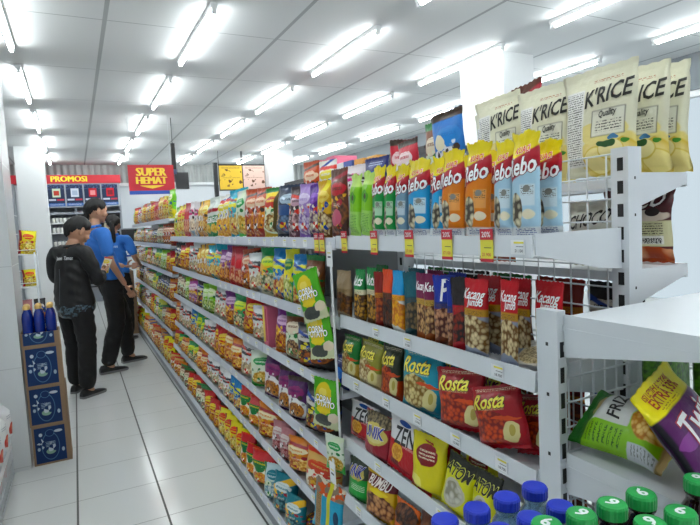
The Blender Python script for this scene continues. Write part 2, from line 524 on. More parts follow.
gen('seaweed_ice', 'seaweed_pack', 'ice blue seaweed pack', 'ice pack', '#c4d8de', '#8ab0bc', '#e4ecec', '#6a94a0', '#2a7c8c', (.14, .19, .03))
gen('wafer_tan', 'wafer_bag', 'tan biscuit bag', 'tan bag', '#c89a64', '#a87440', '#e8cc98', '#7a4c24', '#e8e0cc')
gen('bag_scarlet', 'snack_bag', 'glossy scarlet bag', 'scarlet bag', '#c21f34', '#a81c2c', '#e06070', '#7a1420', '#f0dada')
gen('bag_azure', 'snack_bag', 'azure bag with cream scoop', 'azure bag', '#1f74c8', '#1f64b4', '#5aa0e0', '#1a549c', '#2c84d4', (.16, .27, .05), [('O', .3, .62, .18, .1, '#efe6cc')])

design('crisp_corn', 'hanging_snack_bag', 'green corn snack bag', 'corn bag', '#5db43c', [
    ('O', .42, .60, .34, .34, '#e8cf3c'), ('O', .4, .72, .16, .1, '#f4e27c'), ('B', 0, .24, '#d4d8b0'), ('O', .42, .16, .34, .13, '#3f443e'), ('O', .8, .25, .2, .1, '#e6d8c0'), ('O', .4, .36, .3, .05, '#f0d83c')],
    [('CORN', .42, .60, .62, '#ffffff', .15, 0, '#10180c'), ('POTATO', .46, .51, .8, '#ffffff', .15, 0, '#10180c')], (.125, .175, .025))
design('rice_cracker', 'rice_cracker_bag', 'cream rice cracker bag', 'cream bag', '#e6e4cc', [
    ('O', .70, .15, .44, .26, '#e8d88e'), ('N', .70, .14, .42, .22, '#f6eab4', '#dcc064', 5), ('E', .52, .14, .18, .14, '#dcc670'), ('E', .52, .14, .165, .125, '#f3e6a8'), ('E', .86, .10, .18, .13, '#dcc670'), ('E', .86, .10, .165, .115, '#f2e4a2'), ('E', .72, .23, .17, .10, '#dcc670'), ('E', .72, .235, .155, .088, '#f6ecb6'), ('O', .6, .40, .34, .12, '#ecdf9c'), ('R', .04, .10, .34, .82, '#eeeeea'), ('L', .06, .12, .32, .80, '#5a5a56', 46),
    ('R', .46, .36, .90, .60, '#2c2c24'), ('R', .47, .365, .89, .595, '#e9e8d8'), ('L', .52, .40, .86, .50, '#4a4a44', 40), ('O', .66, .285, .13, .035, '#2f5a30'), ('O', .76, .335, .07, .022, '#5a86b0'), ('O', .9, .3, .05, .02, '#4a8a3a'), ('L', .46, .86, .84, .885, '#b0522c', 60)],
    [("K'RICE", .665, .74, .60, '#17170f', .22, .10, None), ('Quality', .68, .555, .24, '#3a3a34', .2, .06, None)], (.205, .255, .045), .5)
design('choco_bag', 'chocolate_bread_bag', 'dark maroon chocolate bag', 'maroon bag', '#4a1418', [
    ('O', .5, .62, .5, .10, '#d8cabc'), ('B', .22, .56, '#d8d6ae'), ('L', .08, .36, .92, .53, '#4a4434', 30), ('O', .3, .36, .14, .05, '#8a2a24'), ('R', .64, .25, .92, .36, '#f4f4ee'), ('L', .66, .26, .9, .355, '#20201c', 3),
    ('N', .5, .10, .7, .13, '#e8b48c', '#b0543c', 6), ('E', .80, .68, .09, .06, '#20120e')],
    [('CHOCO', .52, .80, .80, '#f4f0ea', .3, .14, '#1c0a0a')], (.19, .20, .05))
design('choco_white', 'chocolate_bread_bag', 'white bag with black chocolate title', 'white-title bag', '#dcdcd2', [
    ('B', 0, .34, '#c8c49a'), ('E', .7, .46, .14, .1, '#2a1a12'), ('O', .3, .15, .3, .1, '#b8a878')], [('CHOCO', .5, .72, .85, '#1a1614', .3, .14, None)], (.17, .17, .05))
design('twist_purple', 'twist_snack_bag', 'large purple corn twist bag with yellow banner', 'purple bag', '#571a5c', [
    ('V', 0, .05, '#1a1420'), ('B', .76, 1, '#f0e21c'), ('O', .60, .30, .46, .13, '#c98642'), ('N', .60, .30, .42, .11, '#e0a860', '#9a5a24', 9), ('O', .55, .36, .4, .04, '#7a2a20'), ('W', 0, .12, '#1c1424'), ('O', .18, .52, .14, .06, '#8a4a90'), ('L', .2, .78, .6, .80, '#8a3a10', 60)],
    [('ISI LEBIH BANYAK', .46, .925, .62, '#a0281c', .1, 0, None), ('EXTRA 33%', .46, .855, .60, '#a0281c', .1, 0, None), ('Twist', .55, .60, .78, '#ffffff', .1, .12, '#b8203a'), ('corn', .72, .49, .34, '#f0e8f0', .1, .12, None)], (.26, .36, .08))
design('fries_lime', 'potato_snack_bag', 'lime green potato stick bag with french fries', 'lime bag', '#86c41e', [
    ('B', .84, 1, '#2d6a2c'), ('R', .36, .40, 1.0, .82, '#e6e8e6'), ('E', .70, .86, .2, .05, '#c8b07a'), ('N', .60, .20, .38, .20, '#f6dc98', '#b8741c', 20), ('R', .0, .0, .16, .34, '#ccd0d4'), ('L', .03, .04, .14, .30, '#8a8e8a', 30), ('L', .06, .42, .30, .8, '#3a6a14', 20), ('B', 0, .07, '#b8a070')],
    [('FRIZ', .68, .60, .46, '#16181a', .3, .15, None)], (.19, .30, .085))
design('leaf_green', 'vegetable_snack_bag', 'leaf green textured bag', 'leaf-green bag', '#4f8a1c', [('N', .5, .5, .8, .8, '#5c9a24', '#2f5a10', 26), ('B', .9, 1, '#3f7414')], [], (.16, .2, .07))
design('noodle_blue', 'hanging_snack_bag', 'light blue noodle snack bag', 'blue bag', '#4fa8c8', [
    ('V', .1, .32, '#a88a5c'), ('L', .12, .1, .30, .9, '#5a3c20', 30), ('B', .72, 1, '#8a7a68'), ('C', .72, 1, '#d8623a', '#e8dcc8', .4, 12), ('V', .5, .62, '#d8d45a'), ('E', .82, .4, .08, .14, '#1c3c5c')], [], (.13, .17, .03))
design('nut_white', 'nut_pouch', 'white pouch of pale seeds', 'white pouch', '#d9d6cc', [('N', .5, .38, .5, .34, '#e8d8b0', '#8a7a58', 20), ('L', .1, .74, .9, .92, '#3c3a38', 14), ('O', .8, .6, .1, .06, '#d8c83a')], [], (.12, .15, .045))
SEAL = .055
BAGS = {}


def sm(a, b, x):
    x = max(0.0, min(1.0, (x - a) / (b - a)))
    return x * x * (3 - 2 * x)


def bag_shape(u, v, w, h, t, seed, flare=0.0):
    """u in -1..1, v in 0..1 -> (x, depth, z) of the front skin of a filled pillow bag"""
    s = sm(SEAL * .5, .17, v) * (1 - sm(.70, 1 - SEAL * .7, v))
    s *= 1.0 + .12 * (0.45 - v)
    prof = max(0.0, 1 - abs(u) ** 2.6) ** .62
    n = noise.noise(Vector((u * 1.7 + seed, v * 3.1, seed * .37)))
    n2 = noise.noise(Vector((u * 5 + seed * 2, v * 4.3, 9.1)))
    d = t / 2 * prof * s * (1 + .24 * n + .10 * n2)
    fold = math.exp(-min(v, 1 - v) / .12) * min(1.0, min(v, 1 - v) / SEAL)
    d += t * .055 * fold * math.sin(u * 13 + seed * 3) * prof
    d = max(d, .0006)
    x = w / 2 * u * (1 - .07 * s) + w * .012 * math.sin(v * 9 + seed)
    z = h * v
    if flare:                         # gathered neck with a crumpled, spread top
        x *= 1 - .16 * flare * math.exp(-((v - .885) / .045) ** 2)
        d += flare * t * .16 * math.exp(-((v - .96) / .06) ** 2) * abs(math.sin(u * 6 + seed)) * (1 - abs(u))
        z += flare * h * .018 * math.sin(u * 5 + seed) * sm(.85, 1, v)
    return x, d, z


def build_bag(key, scale_text=True):
    """returns (body with lettering, top seal, bottom seal) meshes sharing the design's material"""
    if key in BAGS:
        return BAGS[key]
    d = D[key]
    w, h, t = d['size']
    seed = (sum(ord(c) * (i + 3) for i, c in enumerate(key)) % 97) * .31
    mat = layered(key + '_print', d['base'], d['layers'], w / h, d['rough'])
    NU = 14
    FL = 1.0 if d['name'] == 'seed_pouch' else .25
    vs_list = [SEAL + (1 - 2 * SEAL) * j / 16 for j in range(17)]

    def sheet(rows, zig=None):
        bm = bmesh.new()
        uvl = bm.loops.layers.uv.new('UVMap')
        us = [-1 + 2 * i / NU for i in range(NU + 1)]
        info = {}
        front, back = [], []
        for j, v in enumerate(rows):
            fr, br = [], []
            for i, u in enumerate(us):
                x, dep, z = bag_shape(u, v, w, h, t, seed, FL)
                if zig and j == zig[0]:
                    z += zig[1] * (1 if i % 2 else -1) * .0014
                if abs(u) == 1:
                    p = bm.verts.new((x, 0, z))
                    fr.append(p)
                    br.append(p)
                    info[p] = (u, v)
                else:
                    p = bm.verts.new((x, -dep, z))
                    q = bm.verts.new((x, dep * .9, z))
                    info[p] = (u, v)
                    info[q] = (u, v)
                    fr.append(p)
                    br.append(q)
            front.append(fr)
            back.append(br)
        for j in range(len(rows) - 1):
            for i in range(NU):
                for g, flip in ((front, 0), (back, 1)):
                    q = [g[j][i], g[j][i + 1], g[j + 1][i + 1], g[j + 1][i]]
                    if flip:
                        q.reverse()
                    f = bm.faces.new(q)
                    f.smooth = True
                    for lp in f.loops:
                        a = info[lp.vert]
                        lp[uvl].uv = (a[0] / 2 + .5, a[1])
        return bm
    bm = sheet(vs_list)
    mats = [mat]

    def mapper(cu, cv, lift):
        def f(x, y):
            v = min(.999, max(.001, cv + y / h))
            u = (cu - .5) * 2 + x / (w / 2)
            u = max(-.985, min(.985, u))
            X, dep, Z = bag_shape(u, v, w, h, t, seed, FL)
            return Vector((X, -dep - lift, Z))
        return f
    for (s, cu, cv, wf, c, sh, ro, oc) in d['texts']:
        if oc:
            mats.append(ink(oc))
            put_text(bm, s, wf * w * 1.03, mapper(cu, cv, .0008), len(mats) - 1, .05, sh, ro, 1.25)
        mats.append(ink(c))
        put_text(bm, s, wf * w, mapper(cu, cv, .0016), len(mats) - 1, .02, sh, ro, 1.25)

    def mk(bm, nm, ml):
        me = bpy.data.meshes.new(nm)
        bm.to_mesh(me)
        bm.free()
        for m in ml:
            me.materials.append(m)
        return me
    body = mk(bm, d['name'], mats)
    top = mk(sheet([1 - SEAL, 1 - SEAL * .5, 1.0], (2, 1)), 'top_seal', [mat])
    bot = mk(sheet([0.0, SEAL * .5, SEAL], (0, 1)), 'bottom_seal', [mat])
    BAGS[key] = (body, top, bot)
    return BAGS[key]


PLACED = []      # bags waiting for their labels


def put_bag(key, loc, yaw, w=None, h=None, t=None, lean=0.0, roll=0.0, label=None, cat=None, group=None, where=None):
    """stand one bag with its bottom edge at loc"""
    d = D[key]
    W, H, T = d['size']
    body, top, bot = build_bag(key)
    o = link(d['name'], body)
    o.location = loc
    o.scale = ((w or W) / W, (t or T) / T, (h or H) / H)
    o.rotation_euler = (lean, roll, yaw)
    link('top_seal', top, o)
    link('bottom_seal', bot, o)
    kind = d['name'].split('_')[-1]
    o['category'] = cat or {'pouch': 'snack pouch', 'pack': 'snack pack'}.get(kind, 'snack bag')
    if label:
        o['label'] = label
    if group:
        o['group'] = group
    if where:
        PLACED.append((o, key, where))
    return o


ORD = ['first', 'second', 'third', 'fourth', 'fifth', 'sixth', 'seventh', 'eighth', 'ninth', 'tenth', 'eleventh', 'twelfth']


def label_bags():
    """bags of one shelf in order along it: each is named by its look and its neighbours"""
    rows = {}
    for o, key, (shelf, k) in PLACED:
        rows.setdefault((shelf, k), []).append((o, key))
    used = set()
    for (shelf, k), L in sorted(rows.items()):
        L.sort(key=lambda a: a[0].location.y)
        bay = 'front' if k == 0 else ORD[k]
        for i, (o, key) in enumerate(L):
            d = D[key]
            a = D[L[i - 1][1]]['short'] if i else None
            b = D[L[i + 1][1]]['short'] if i + 1 < len(L) else None
            same = [q for q, (oo, kk) in enumerate(L) if kk == key]
            place = f'{shelf} shelf of {bay} bay'
            look = d['look']
            if len(same) > 1:
                n = same.index(i)
                s = d['short']
                lab = f"{ORD[n]} {look} from the near end, {place}"
            elif a and b and a != b:
                lab = f"{look} between {a} and {b}, {place}"
            elif a or b:
                lab = f"{look} beside {a or b}, {place}"
            else:
                lab = f"{look} alone on {place}"
            if len(lab.split()) > 16:
                lab = f"{look} beside {a or b}, {place}"
            if len(lab.split()) > 16 or lab in used:
                lab = f"{look}, {ORD[i]} from near end, {place}"
            used.add(lab)
            o['label'] = lab
            o['group'] = f'snacks on the {shelf} shelf of the long gondola'


def settle():
    """ease every shelved bag clear of its shelf and of the bag next to it"""
    from mathutils.bvhtree import BVHTree
    bpy.context.view_layer.update()

    def mesh_of(objs):
        vs, ps = [], []
        for o in objs:
            if o.type != 'MESH':
                continue
            m = o.matrix_world
            n = len(vs)
            vs.extend(m @ v.co for v in o.data.vertices)
            ps.extend(tuple(n + i for i in p.vertices) for p in o.data.polygons)
        return BVHTree.FromPolygons(vs, ps)

    def bag_tree(o):
        m = Matrix.LocRotScale(o.location, o.rotation_euler, o.scale)
        vs, ps = [], []
        for c in [o] + list(o.children):
            n = len(vs)
            vs.extend(m @ v.co for v in c.data.vertices)
            ps.extend(tuple(n + i for i in p.vertices) for p in c.data.polygons)
        return BVHTree.FromPolygons(vs, ps)
    bays = {}
    for o in bpy.data.objects:
        if o.name.startswith('gondola_bay'):
            bays[o.name] = mesh_of(o.children_recursive)
    names = ['gondola_bay'] + ['gondola_bay.%03d' % i for i in range(1, 9)]
    rows = {}
    for o, key, w in PLACED:
        rows.setdefault(w[0], []).append((o, w[1]))
    for L in rows.values():
        L.sort(key=lambda a: a[0].location.y)
        done = []
        for o, k in L:
            near = [bays[names[q]] for q in (k - 1, k, k + 1) if 0 <= q < 9]
            t = bag_tree(o)
            for n in range(11):
                hit = any(t.overlap(b) for b in near)
                nb = any(t.overlap(b) for b in done[-3:])
                if not hit and not nb:
                    break
                sx, sy, sz = o.scale
                if hit:
                    if n < 5:
                        o.location.x += .006
                    else:
                        o.scale = (sx * .985, sy * .96, sz * .96)
                    if n == 6:
                        o.location.z += .003
                if nb:
                    o.scale = (o.scale[0] * .98, o.scale[1] * .90, o.scale[2])
                t = bag_tree(o)
            done.append(t)


# ------------------------------------------------------------------ camera
F = 537.6
yaw, pitch, roll_ = .470035, -.0760133, -.0511910
fw = Vector((math.sin(yaw) * math.cos(pitch), math.cos(yaw) * math.cos(pitch), math.sin(pitch)))
r0 = Vector((math.cos(yaw), -math.sin(yaw), 0))
u0 = r0.cross(fw)
r1 = r0 * math.cos(roll_) + u0 * math.sin(roll_)
u1 = -r0 * math.sin(roll_) + u0 * math.cos(roll_)
cam = bpy.data.cameras.new('camera')
cam.sensor_width = 36
cam.lens = F / 700 * 36
cam.clip_start = .05
co = bpy.data.objects.new('camera', cam)
COL.objects.link(co)
EYE = 1.38
M3 = Matrix((r1, u1, -fw)).transposed()
co.matrix_world = Matrix.Translation((0, 0, EYE)) @ M3.to_4x4()
S.camera = co
S.view_settings.view_transform = 'Standard'
S.view_settings.look = 'None'
S.view_settings.gamma = 1
S.view_settings.exposure = 0.72
S.view_settings.use_curve_mapping = False

# ------------------------------------------------------------------ room
CEIL = 2.80
X0, X1, Y0, Y1 = -2.4, 5.35, -3.2, 12.3


def tile_mat(name, base, line, ox, oy, sx, sy, wx, wy, rough, lx=None, var=.03, bumpy=0.0, line_x=None):
    g = NG(name)
    tc = g.new('ShaderNodeTexCoord').outputs['Object']
    sp = g.new('ShaderNodeSeparateXYZ')
    g.l.new(tc, sp.inputs[0])
    ax, ay = sp.outputs[0], sp.outputs[1]
    if lx == 'xz':
        ay = sp.outputs[2]
    if lx == 'yz':
        ax, ay = sp.outputs[1], sp.outputs[2]
    fx = g.math('FRACT', g.math('DIVIDE', g.math('SUBTRACT', ax, ox), sx))
    fy = g.math('FRACT', g.math('DIVIDE', g.math('SUBTRACT', ay, oy), sy))
    mx = g.math('GREATER_THAN', g.math('ABSOLUTE', g.math('SUBTRACT', fx, .5)), .5 - wx / sx / 2)
    my = g.math('GREATER_THAN', g.math('ABSOLUTE', g.math('SUBTRACT', fy, .5)), .5 - wy / sy / 2)
    mm = g.math('MAXIMUM', mx, g.math('MULTIPLY', my, .8))
    nz = g.noise(tc, 1.7, 4)
    b = rgb(base)
    b2 = tuple(c * (1 - var * 2) for c in b[:3]) + (1,)
    col = g.mix(mm, g.mix(nz, b, b2), rgb(line))
    if line_x:
        col = g.mix(mx, col, rgb(line_x))
    g.set(Base_Color=col, Roughness=g.math('MULTIPLY_ADD', mm, .4, rough))
    if bumpy:
        g.bump(g.math('SUBTRACT', 1.0, mm), bumpy, .002)
    return g.m


def slab(name, x0, y0, z0, x1, y1, z1, m):
    return structure(box(name, x0, y0, z0, x1, y1, z1, m))


M_floor = tile_mat('floor_tiles', '#dcdfdd', '#50524e', -.095, 2.675, .393, .405, .010, .004, .16, var=.02, bumpy=.3)
M_ceil = tile_mat('ceiling_panels', '#d4d6d6', '#7e8182', .294, 4.0, 1.2, 1.2, .028, .008, .75, var=.015, line_x='#a4a7a8')
M_wall = plain('wall_paint', '#dfe3e6', .6, nz=.04)
M_white = plain('white_paint', '#e6e8e8', .45, nz=.03)
M_steel = plain('white_steel', '#d9dee2', .35, nz=.04)
M_rail = plain('price_rail_plastic', '#cfd3dc', .3, nz=.03)
M_dark = plain('dark_gap', '#17181a', .7)
M_grey = plain('grey_plastic', '#8d9296', .5, nz=.05)
M_black = plain('black_plastic', '#141518', .4)
M_kraft = plain('kraft_board', '#8f755a', .8, nz=.12)
M_tagw = plain('white_card', '#eceef0', .5)
M_tagy = plain('yellow_card', '#e6dc4a', .5)
M_tagr = plain('red_card', '#c8283a', .5)
M_coltile = tile_mat('column_tiles', '#ced1d2', '#a3a6a8', -.335, .02, .6, .6, .004, .004, .25, 'xz', bumpy=.2)

slab('floor', X0, Y0, -.1, X1, Y1, 0, M_floor)
slab('ceiling', X0, Y0, CEIL, X1, Y1, CEIL + .1, M_ceil)
slab('wall_back', X0, Y1, 0, X1, Y1 + .1, CEIL, M_wall)
slab('wall_left', X0 - .1, Y0, 0, X0, Y1, CEIL, M_wall)
slab('wall_front', X0, Y0 - .1, 0, X1, Y0, CEIL, M_wall)
# ribbed strip under the ceiling on the back wall
g = NG('ribbed_panel')
tc = g.new('ShaderNodeTexCoord').outputs['Object']
sp = g.new('ShaderNodeSeparateXYZ')
g.l.new(tc, sp.inputs[0])
rib = g.math('SINE', g.math('MULTIPLY', sp.outputs[0], 52))
g.set(Base_Color=g.mix(g.noise(tc, 5), rgb('#c3c5c2'), rgb('#a7aaa8')), Roughness=.6)
g.bump(rib, .9, .02)
slab('trim_1', X0, Y1 - .06, 2.42, X1, Y1, CEIL, g.m)
slab('trim_2', X0, Y1 - .09, 2.36, X1, Y1, 2.42, M_white)
# shop front on the right: posts, glass panes and a dark lintel
slab('wall_right', X1, Y0, 0, X1 + .12, Y1, .35, M_wall)
slab('trim_3', X1 - .02, Y0, 2.46, X1 + .14, Y1, CEIL, plain('lintel_grey', '#6d7479', .5))
M_glass = NG('window_glass')
M_glass.b.inputs['Base Color'].default_value = (.86, .93, .96, 1)
M_glass.b.inputs['Roughness'].default_value = .03
M_glass.b.inputs['Transmission Weight'].default_value = 1
M_glass.b.inputs['IOR'].default_value = 1.02
M_glass = M_glass.m
ny = 9
for i in range(ny):
    a = Y0 + (Y1 - Y0) * i / ny
    b = Y0 + (Y1 - Y0) * (i + 1) / ny
    w = empty(f'window_{i + 1}', (X1 + .05, (a + b) / 2, .35))
    structure(w)
    hb = (b - a) / 2
    bm = bmesh.new()
    for s in (-1, 1):
        bx(bm, -.04, min(s * hb, s * (hb - .045)) + .0005, .0605, .04, max(s * hb, s * (hb - .045)) - .0005, 2.0495)
    bx(bm, -.04, -hb, 0, .04, hb, .06)
    bx(bm, -.04, -hb, 2.05, .04, hb, 2.11)
    ob('window_frame', bm, M_white, w)
    box('pane', -.004, -hb + .04, .06, .004, hb - .04, 2.05, M_glass, w)


def pillar(name, x0, y0, x1, y1, m):
    return slab(name, x0, y0, 0, x1, y1, CEIL, m)


pillar('pillar', -.73, 9.8, -.335, 10.2, M_white)
pillar('pillar', 3.46, 3.66, 3.83, 4.24, M_white)
pillar('pillar', 3.36, 9.80, 3.86, 10.1, M_white)
pillar('tiled_column', -1.3, 3.68, -.338, 4.12, M_coltile)
box_sw = box('wall_switch', -.43, 3.668, 2.05, -.38, 3.68, 2.17, M_grey)
tag(box_sw, 'small grey switch plate high on the tiled column', 'switch')

# ------------------------------------------------------------------ tube lights
g = NG('tube_light')
g.set(Base_Color=(1, 1, 1, 1), Emission_Color=(.93, .985, 1, 1), Emission_Strength=28)
M_tube = g.m
M_batten = plain('batten_white', '#e4e6e6', .4)
bm = bmesh.new()
bx(bm, -.02, -.625, -.03, .02, .625, 0)
for s in (-1, 1):
    bx(bm, -.013, s * .61 - .012, -.062, .013, s * .61 + .012, -.03)
me_b = finish('batten', bm, M_batten)
bm = bmesh.new()
tube(bm, (0, -.598, -.048), (0, .598, -.048), .0135, 10)
me_t = finish('tube', bm, M_tube)
me_c = []
for s in (-1, 1):
    bm = bmesh.new()
    tube(bm, (0, s * .598, -.048), (0, s * .585, -.048), .0142, 10)
    me_c.append(finish('end_cap', bm, M_grey))
ROWN = {-.3: 'far left', .9: 'second', 2.1: 'third', 3.3: 'fourth', 4.5: 'far right'}
for x in (-.3, .9, 2.1, 3.3, 4.5):
    for k in range(-3, 5):
        y = 4.10 + 1.75 * k
        o = empty('ceiling_tube_light', (x, y, CEIL))
        link('batten', me_b, o)
        link('tube', me_t, o)
        for mc in me_c:
            link('end_cap', mc, o)
        n = k + 3
        tag(o, f'lit ceiling tube, {ORD[n]} from the front in the {ROWN[x]} ceiling row', 'ceiling light', 'ceiling tube lights')
# ------------------------------------------------------------------ people
def skin_surface(chains, voxel, smooth=6):
    """chains: list of lists of (point, radius x, radius y); every chain is skinned, all are fused by a voxel remesh"""
    tmp = []
    for ch in chains:
        me = bpy.data.meshes.new('s')
        me.from_pydata([tuple(c[0]) for c in ch], [(i, i + 1) for i in range(len(ch) - 1)], [])
        o = bpy.data.objects.new('s', me)
        COL.objects.link(o)
        m = o.modifiers.new('k', 'SKIN')
        m.use_smooth_shade = True
        for i, c in enumerate(ch):
            sv = me.skin_vertices[0].data[i]
            sv.radius = (c[1], c[2] if len(c) > 2 else c[1])
            sv.use_root = i == 0
        sb = o.modifiers.new('b', 'SUBSURF')
        sb.levels = sb.render_levels = 2
        tmp.append(o)
    return fuse(tmp, voxel, smooth)


def fuse(tmp, voxel, smooth):
    dg = bpy.context.evaluated_depsgraph_get()
    bm = bmesh.new()
    for o in tmp:
        me = bpy.data.meshes.new_from_object(o.evaluated_get(dg))
        me.transform(o.matrix_world)
        bm.from_mesh(me)
        bpy.data.meshes.remove(me)
    for o in tmp:
        d = o.data
        bpy.data.objects.remove(o)
        bpy.data.meshes.remove(d)
    me = bpy.data.meshes.new('f')
    bm.to_mesh(me)
    bm.free()
    o = bpy.data.objects.new('f', me)
    COL.objects.link(o)
    r = o.modifiers.new('r', 'REMESH')
    r.mode = 'VOXEL'
    r.voxel_size = voxel
    r.use_smooth_shade = True
    if smooth:
        s = o.modifiers.new('s', 'SMOOTH')
        s.iterations = smooth
        s.factor = .5
    dg = bpy.context.evaluated_depsgraph_get()
    out = bpy.data.meshes.new_from_object(o.evaluated_get(dg))
    bpy.data.objects.remove(o)
    bpy.data.meshes.remove(me)
    return out


def ball(c, r, scale=(1, 1, 1), deform=None, M=None):
    bm = bmesh.new()
    bmesh.ops.create_icosphere(bm, subdivisions=4, radius=1)
    for v in bm.verts:
        p = v.co.copy()
        if deform:
            p = deform(p)
        p = Vector((p.x * scale[0], p.y * scale[1], p.z * scale[2])) * r
        v.co = (M @ p if M else p) + Vector(c)
    me = bpy.data.meshes.new('b')
    bm.to_mesh(me)
    bm.free()
    o = bpy.data.objects.new('b', me)
    COL.objects.link(o)
    return o


def head_balls(c, M, s):
    """skull, jaw, nose, ears, brow, lips about the head centre c; M turns the head (its face looks along +y)"""
    c = Vector(c)

    def at(x, y, z):
        return c + M @ (Vector((x, y, z)) * s)

    def skull(p):
        if p.z < 0:                       # narrow towards the chin
            k = 1 + .32 * p.z
            p = Vector((p.x * k, p.y * (1 + .10 * p.z) + .10 * -p.z, p.z))
        return p
    L = [ball(at(0, 0, .012), s, (.074, .092, .108), skull, M),
         ball(at(0, .056, -.078), s, (.024, .020, .018), None, M),          # chin
         ball(at(0, .090, -.014), s, (.0115, .014, .011), None, M),         # nose tip
         ball(at(0, .084, .004), s, (.009, .012, .026), None, M),           # nose bridge
         ball(at(0, .076, -.046), s, (.022, .011, .005), None, M),          # upper lip
         ball(at(0, .074, -.055), s, (.018, .010, .005), None, M),          # lower lip
         ball(at(0, .074, .034), s, (.046, .014, .010), None, M)]           # brow
    for k in (-1, 1):
        L.append(ball(at(k * .074, -.008, -.004), s, (.009, .016, .026), None, M))
        L.append(ball(at(k * .045, .052, -.022), s, (.022, .026, .022), None, M))
    return L


def hand_chains(w, d, palm_n, s, curl=.5, side=1):
    """palm and five fingers from wrist w along d; palm_n: the way the palm faces; side: +1 puts the thumb on d x palm_n"""
    w, d, n = Vector(w), Vector(d).normalized(), Vector(palm_n).normalized()
    a = d.cross(n).normalized() * side
    k = s
    ch = [[(w, .023 * k, .019 * k), (w + d * .045 * k, .032 * k, .016 * k), (w + d * .085 * k, .036 * k, .014 * k)]]
    for i, (ln, off) in enumerate(((.066, .027), (.074, .009), (.068, -.009), (.052, -.026))):
        p = w + d * .070 * k + a * off * k
        pts = [(p, .010 * k)]
        ang = 0
        q = p
        for j, seg in enumerate((.022 + ln * .35, ln * .36, ln * .30)):
            ang += curl * (.35, .8, .7)[j]
            q = q + (d * math.cos(ang) + n * math.sin(ang)) * seg * k
            pts.append((q, (.0095, .0088, .0075)[j] * k))
        ch.append(pts)
    p = w + d * .022 * k + a * .022 * k
    t = (d * .6 + a * .62 + n * .35).normalized()
    t2 = (d * .85 + a * .15 + n * .55).normalized()
    ch.append([(p, .013 * k), (p + t * .036 * k, .0115 * k), (p + t * .036 * k + t2 * .028 * k, .010 * k), (p + t * .036 * k + t2 * .05 * k, .0085 * k)])
    return ch


M_skin = plain('skin', '#b98a6e', .5, nz=.08)
M_hair = plain('hair', '#0c0a0a', .6, nz=.3)
M_jack = plain('jacket_black', '#0c0d10', .6, nz=.15)
M_trou = plain('trouser_black', '#070709', .75, nz=.2)
M_shirt = plain('shirt_blue', '#2a76d0', .7, nz=.12)
M_shoe = plain('shoe_black', '#111113', .5)
M_sole = plain('sole_grey', '#6f6f70', .7)
M_eye = plain('eye_dark', '#120c0a', .2)
M_lip = plain('lip', '#8a4c44', .5)


def cloth(me, amp, sc, seed):
    """loose creases and pull folds along the normals"""
    co = [v.co.copy() for v in me.vertices]
    no = [v.normal.copy() for v in me.vertices]
    flat = []
    for p, m in zip(co, no):
        q = noise.noise(Vector((p.x * 5 + seed, p.y * 5, p.z * 5)))
        f = math.sin((p.z + .45 * p.x + .3 * p.y + .08 * q) * 85 + seed) * max(0.0, noise.noise(Vector((p.x * 6, p.y * 6 + seed, p.z * 4))) + .15)
        n = noise.noise(Vector((p.x * sc + seed, p.y * sc, p.z * sc * .55)))
        n += .5 * noise.noise(Vector((p.x * sc * 2.3, p.y * sc * 2.3 + seed, p.z * sc * 1.1)))
        flat.extend(p + m * (f * .9 + n) * amp)
    me.vertices.foreach_set('co', flat)
    me.update()
    return me


def hair_shell(c, M, s, mats, parent, fringe=0.0):
    """short layered hair about the head centre c: a shell with a wavy lower rim, open over face and ears"""
    c = Vector(c)
    NA, NR = 72, 16

    def rim(az):                       # lower edge height by azimuth (0 = face)
        a = abs(az)
        if a < .55:
            z = .070 - fringe
        elif a < 1.15:
            z = .070 - fringe - (a - .55) / .6 * .050
        elif a < 1.75:
            z = .020 + .022 * math.sin((a - 1.15) / .6 * PI)
        else:
            z = .020 - (a - 1.75) / (PI - 1.75) * .082
        return z + .007 * math.sin(az * 13) + .006 * math.sin(az * 31 + 1) + .010 * noise.noise(Vector((az * 4, 1.7, 0)))
    bm = bmesh.new()
    outer, inner = [], []
    for i in range(NA):
        az = -PI + 2 * PI * i / NA
        ro, ri = [], []
        for j in range(NR + 1):
            t = j / NR
            zr = rim(az)
            z0 = (zr - .014) / .122
            el = math.asin(max(-1, min(1, z0))) * (1 - t) + PI / 2 * .985 * t
            ce = math.cos(el)
            k = 1 + .030 * math.sin(az * 27 + 7 * t) * (1 - t * .8) + .07 * noise.noise(Vector((math.sin(az) * 2.2, math.cos(az) * 2.2, t * 3)))
            k *= .89 + .11 * sm(0, .28, t)
            p = Vector((math.sin(az) * ce * .088 * k, math.cos(az) * ce * .108 * k - .005, .014 + math.sin(el) * .122 * (1 + .02 * (k - 1))))
            ro.append(bm.verts.new(c + M @ (p * s)))
            q = Vector((p.x * .84, p.y * .84, .012 + (p.z - .012) * .88))
            ri.append(bm.verts.new(c + M @ (q * s)))
        outer.append(ro)
        inner.append(ri)
    for i in range(NA):
        k = (i + 1) % NA
        for j in range(NR):
            f = bm.faces.new((outer[i][j], outer[k][j], outer[k][j + 1], outer[i][j + 1]))
            f.smooth = True
            f = bm.faces.new((inner[i][j + 1], inner[k][j + 1], inner[k][j], inner[i][j]))
        bm.faces.new((outer[k][0], outer[i][0], inner[i][0], inner[k][0]))
    bm.faces.new([r[-1] for r in outer])
    bm.faces.new([r[-1] for r in reversed(inner)])
    return ob('hair', bm, mats, parent)


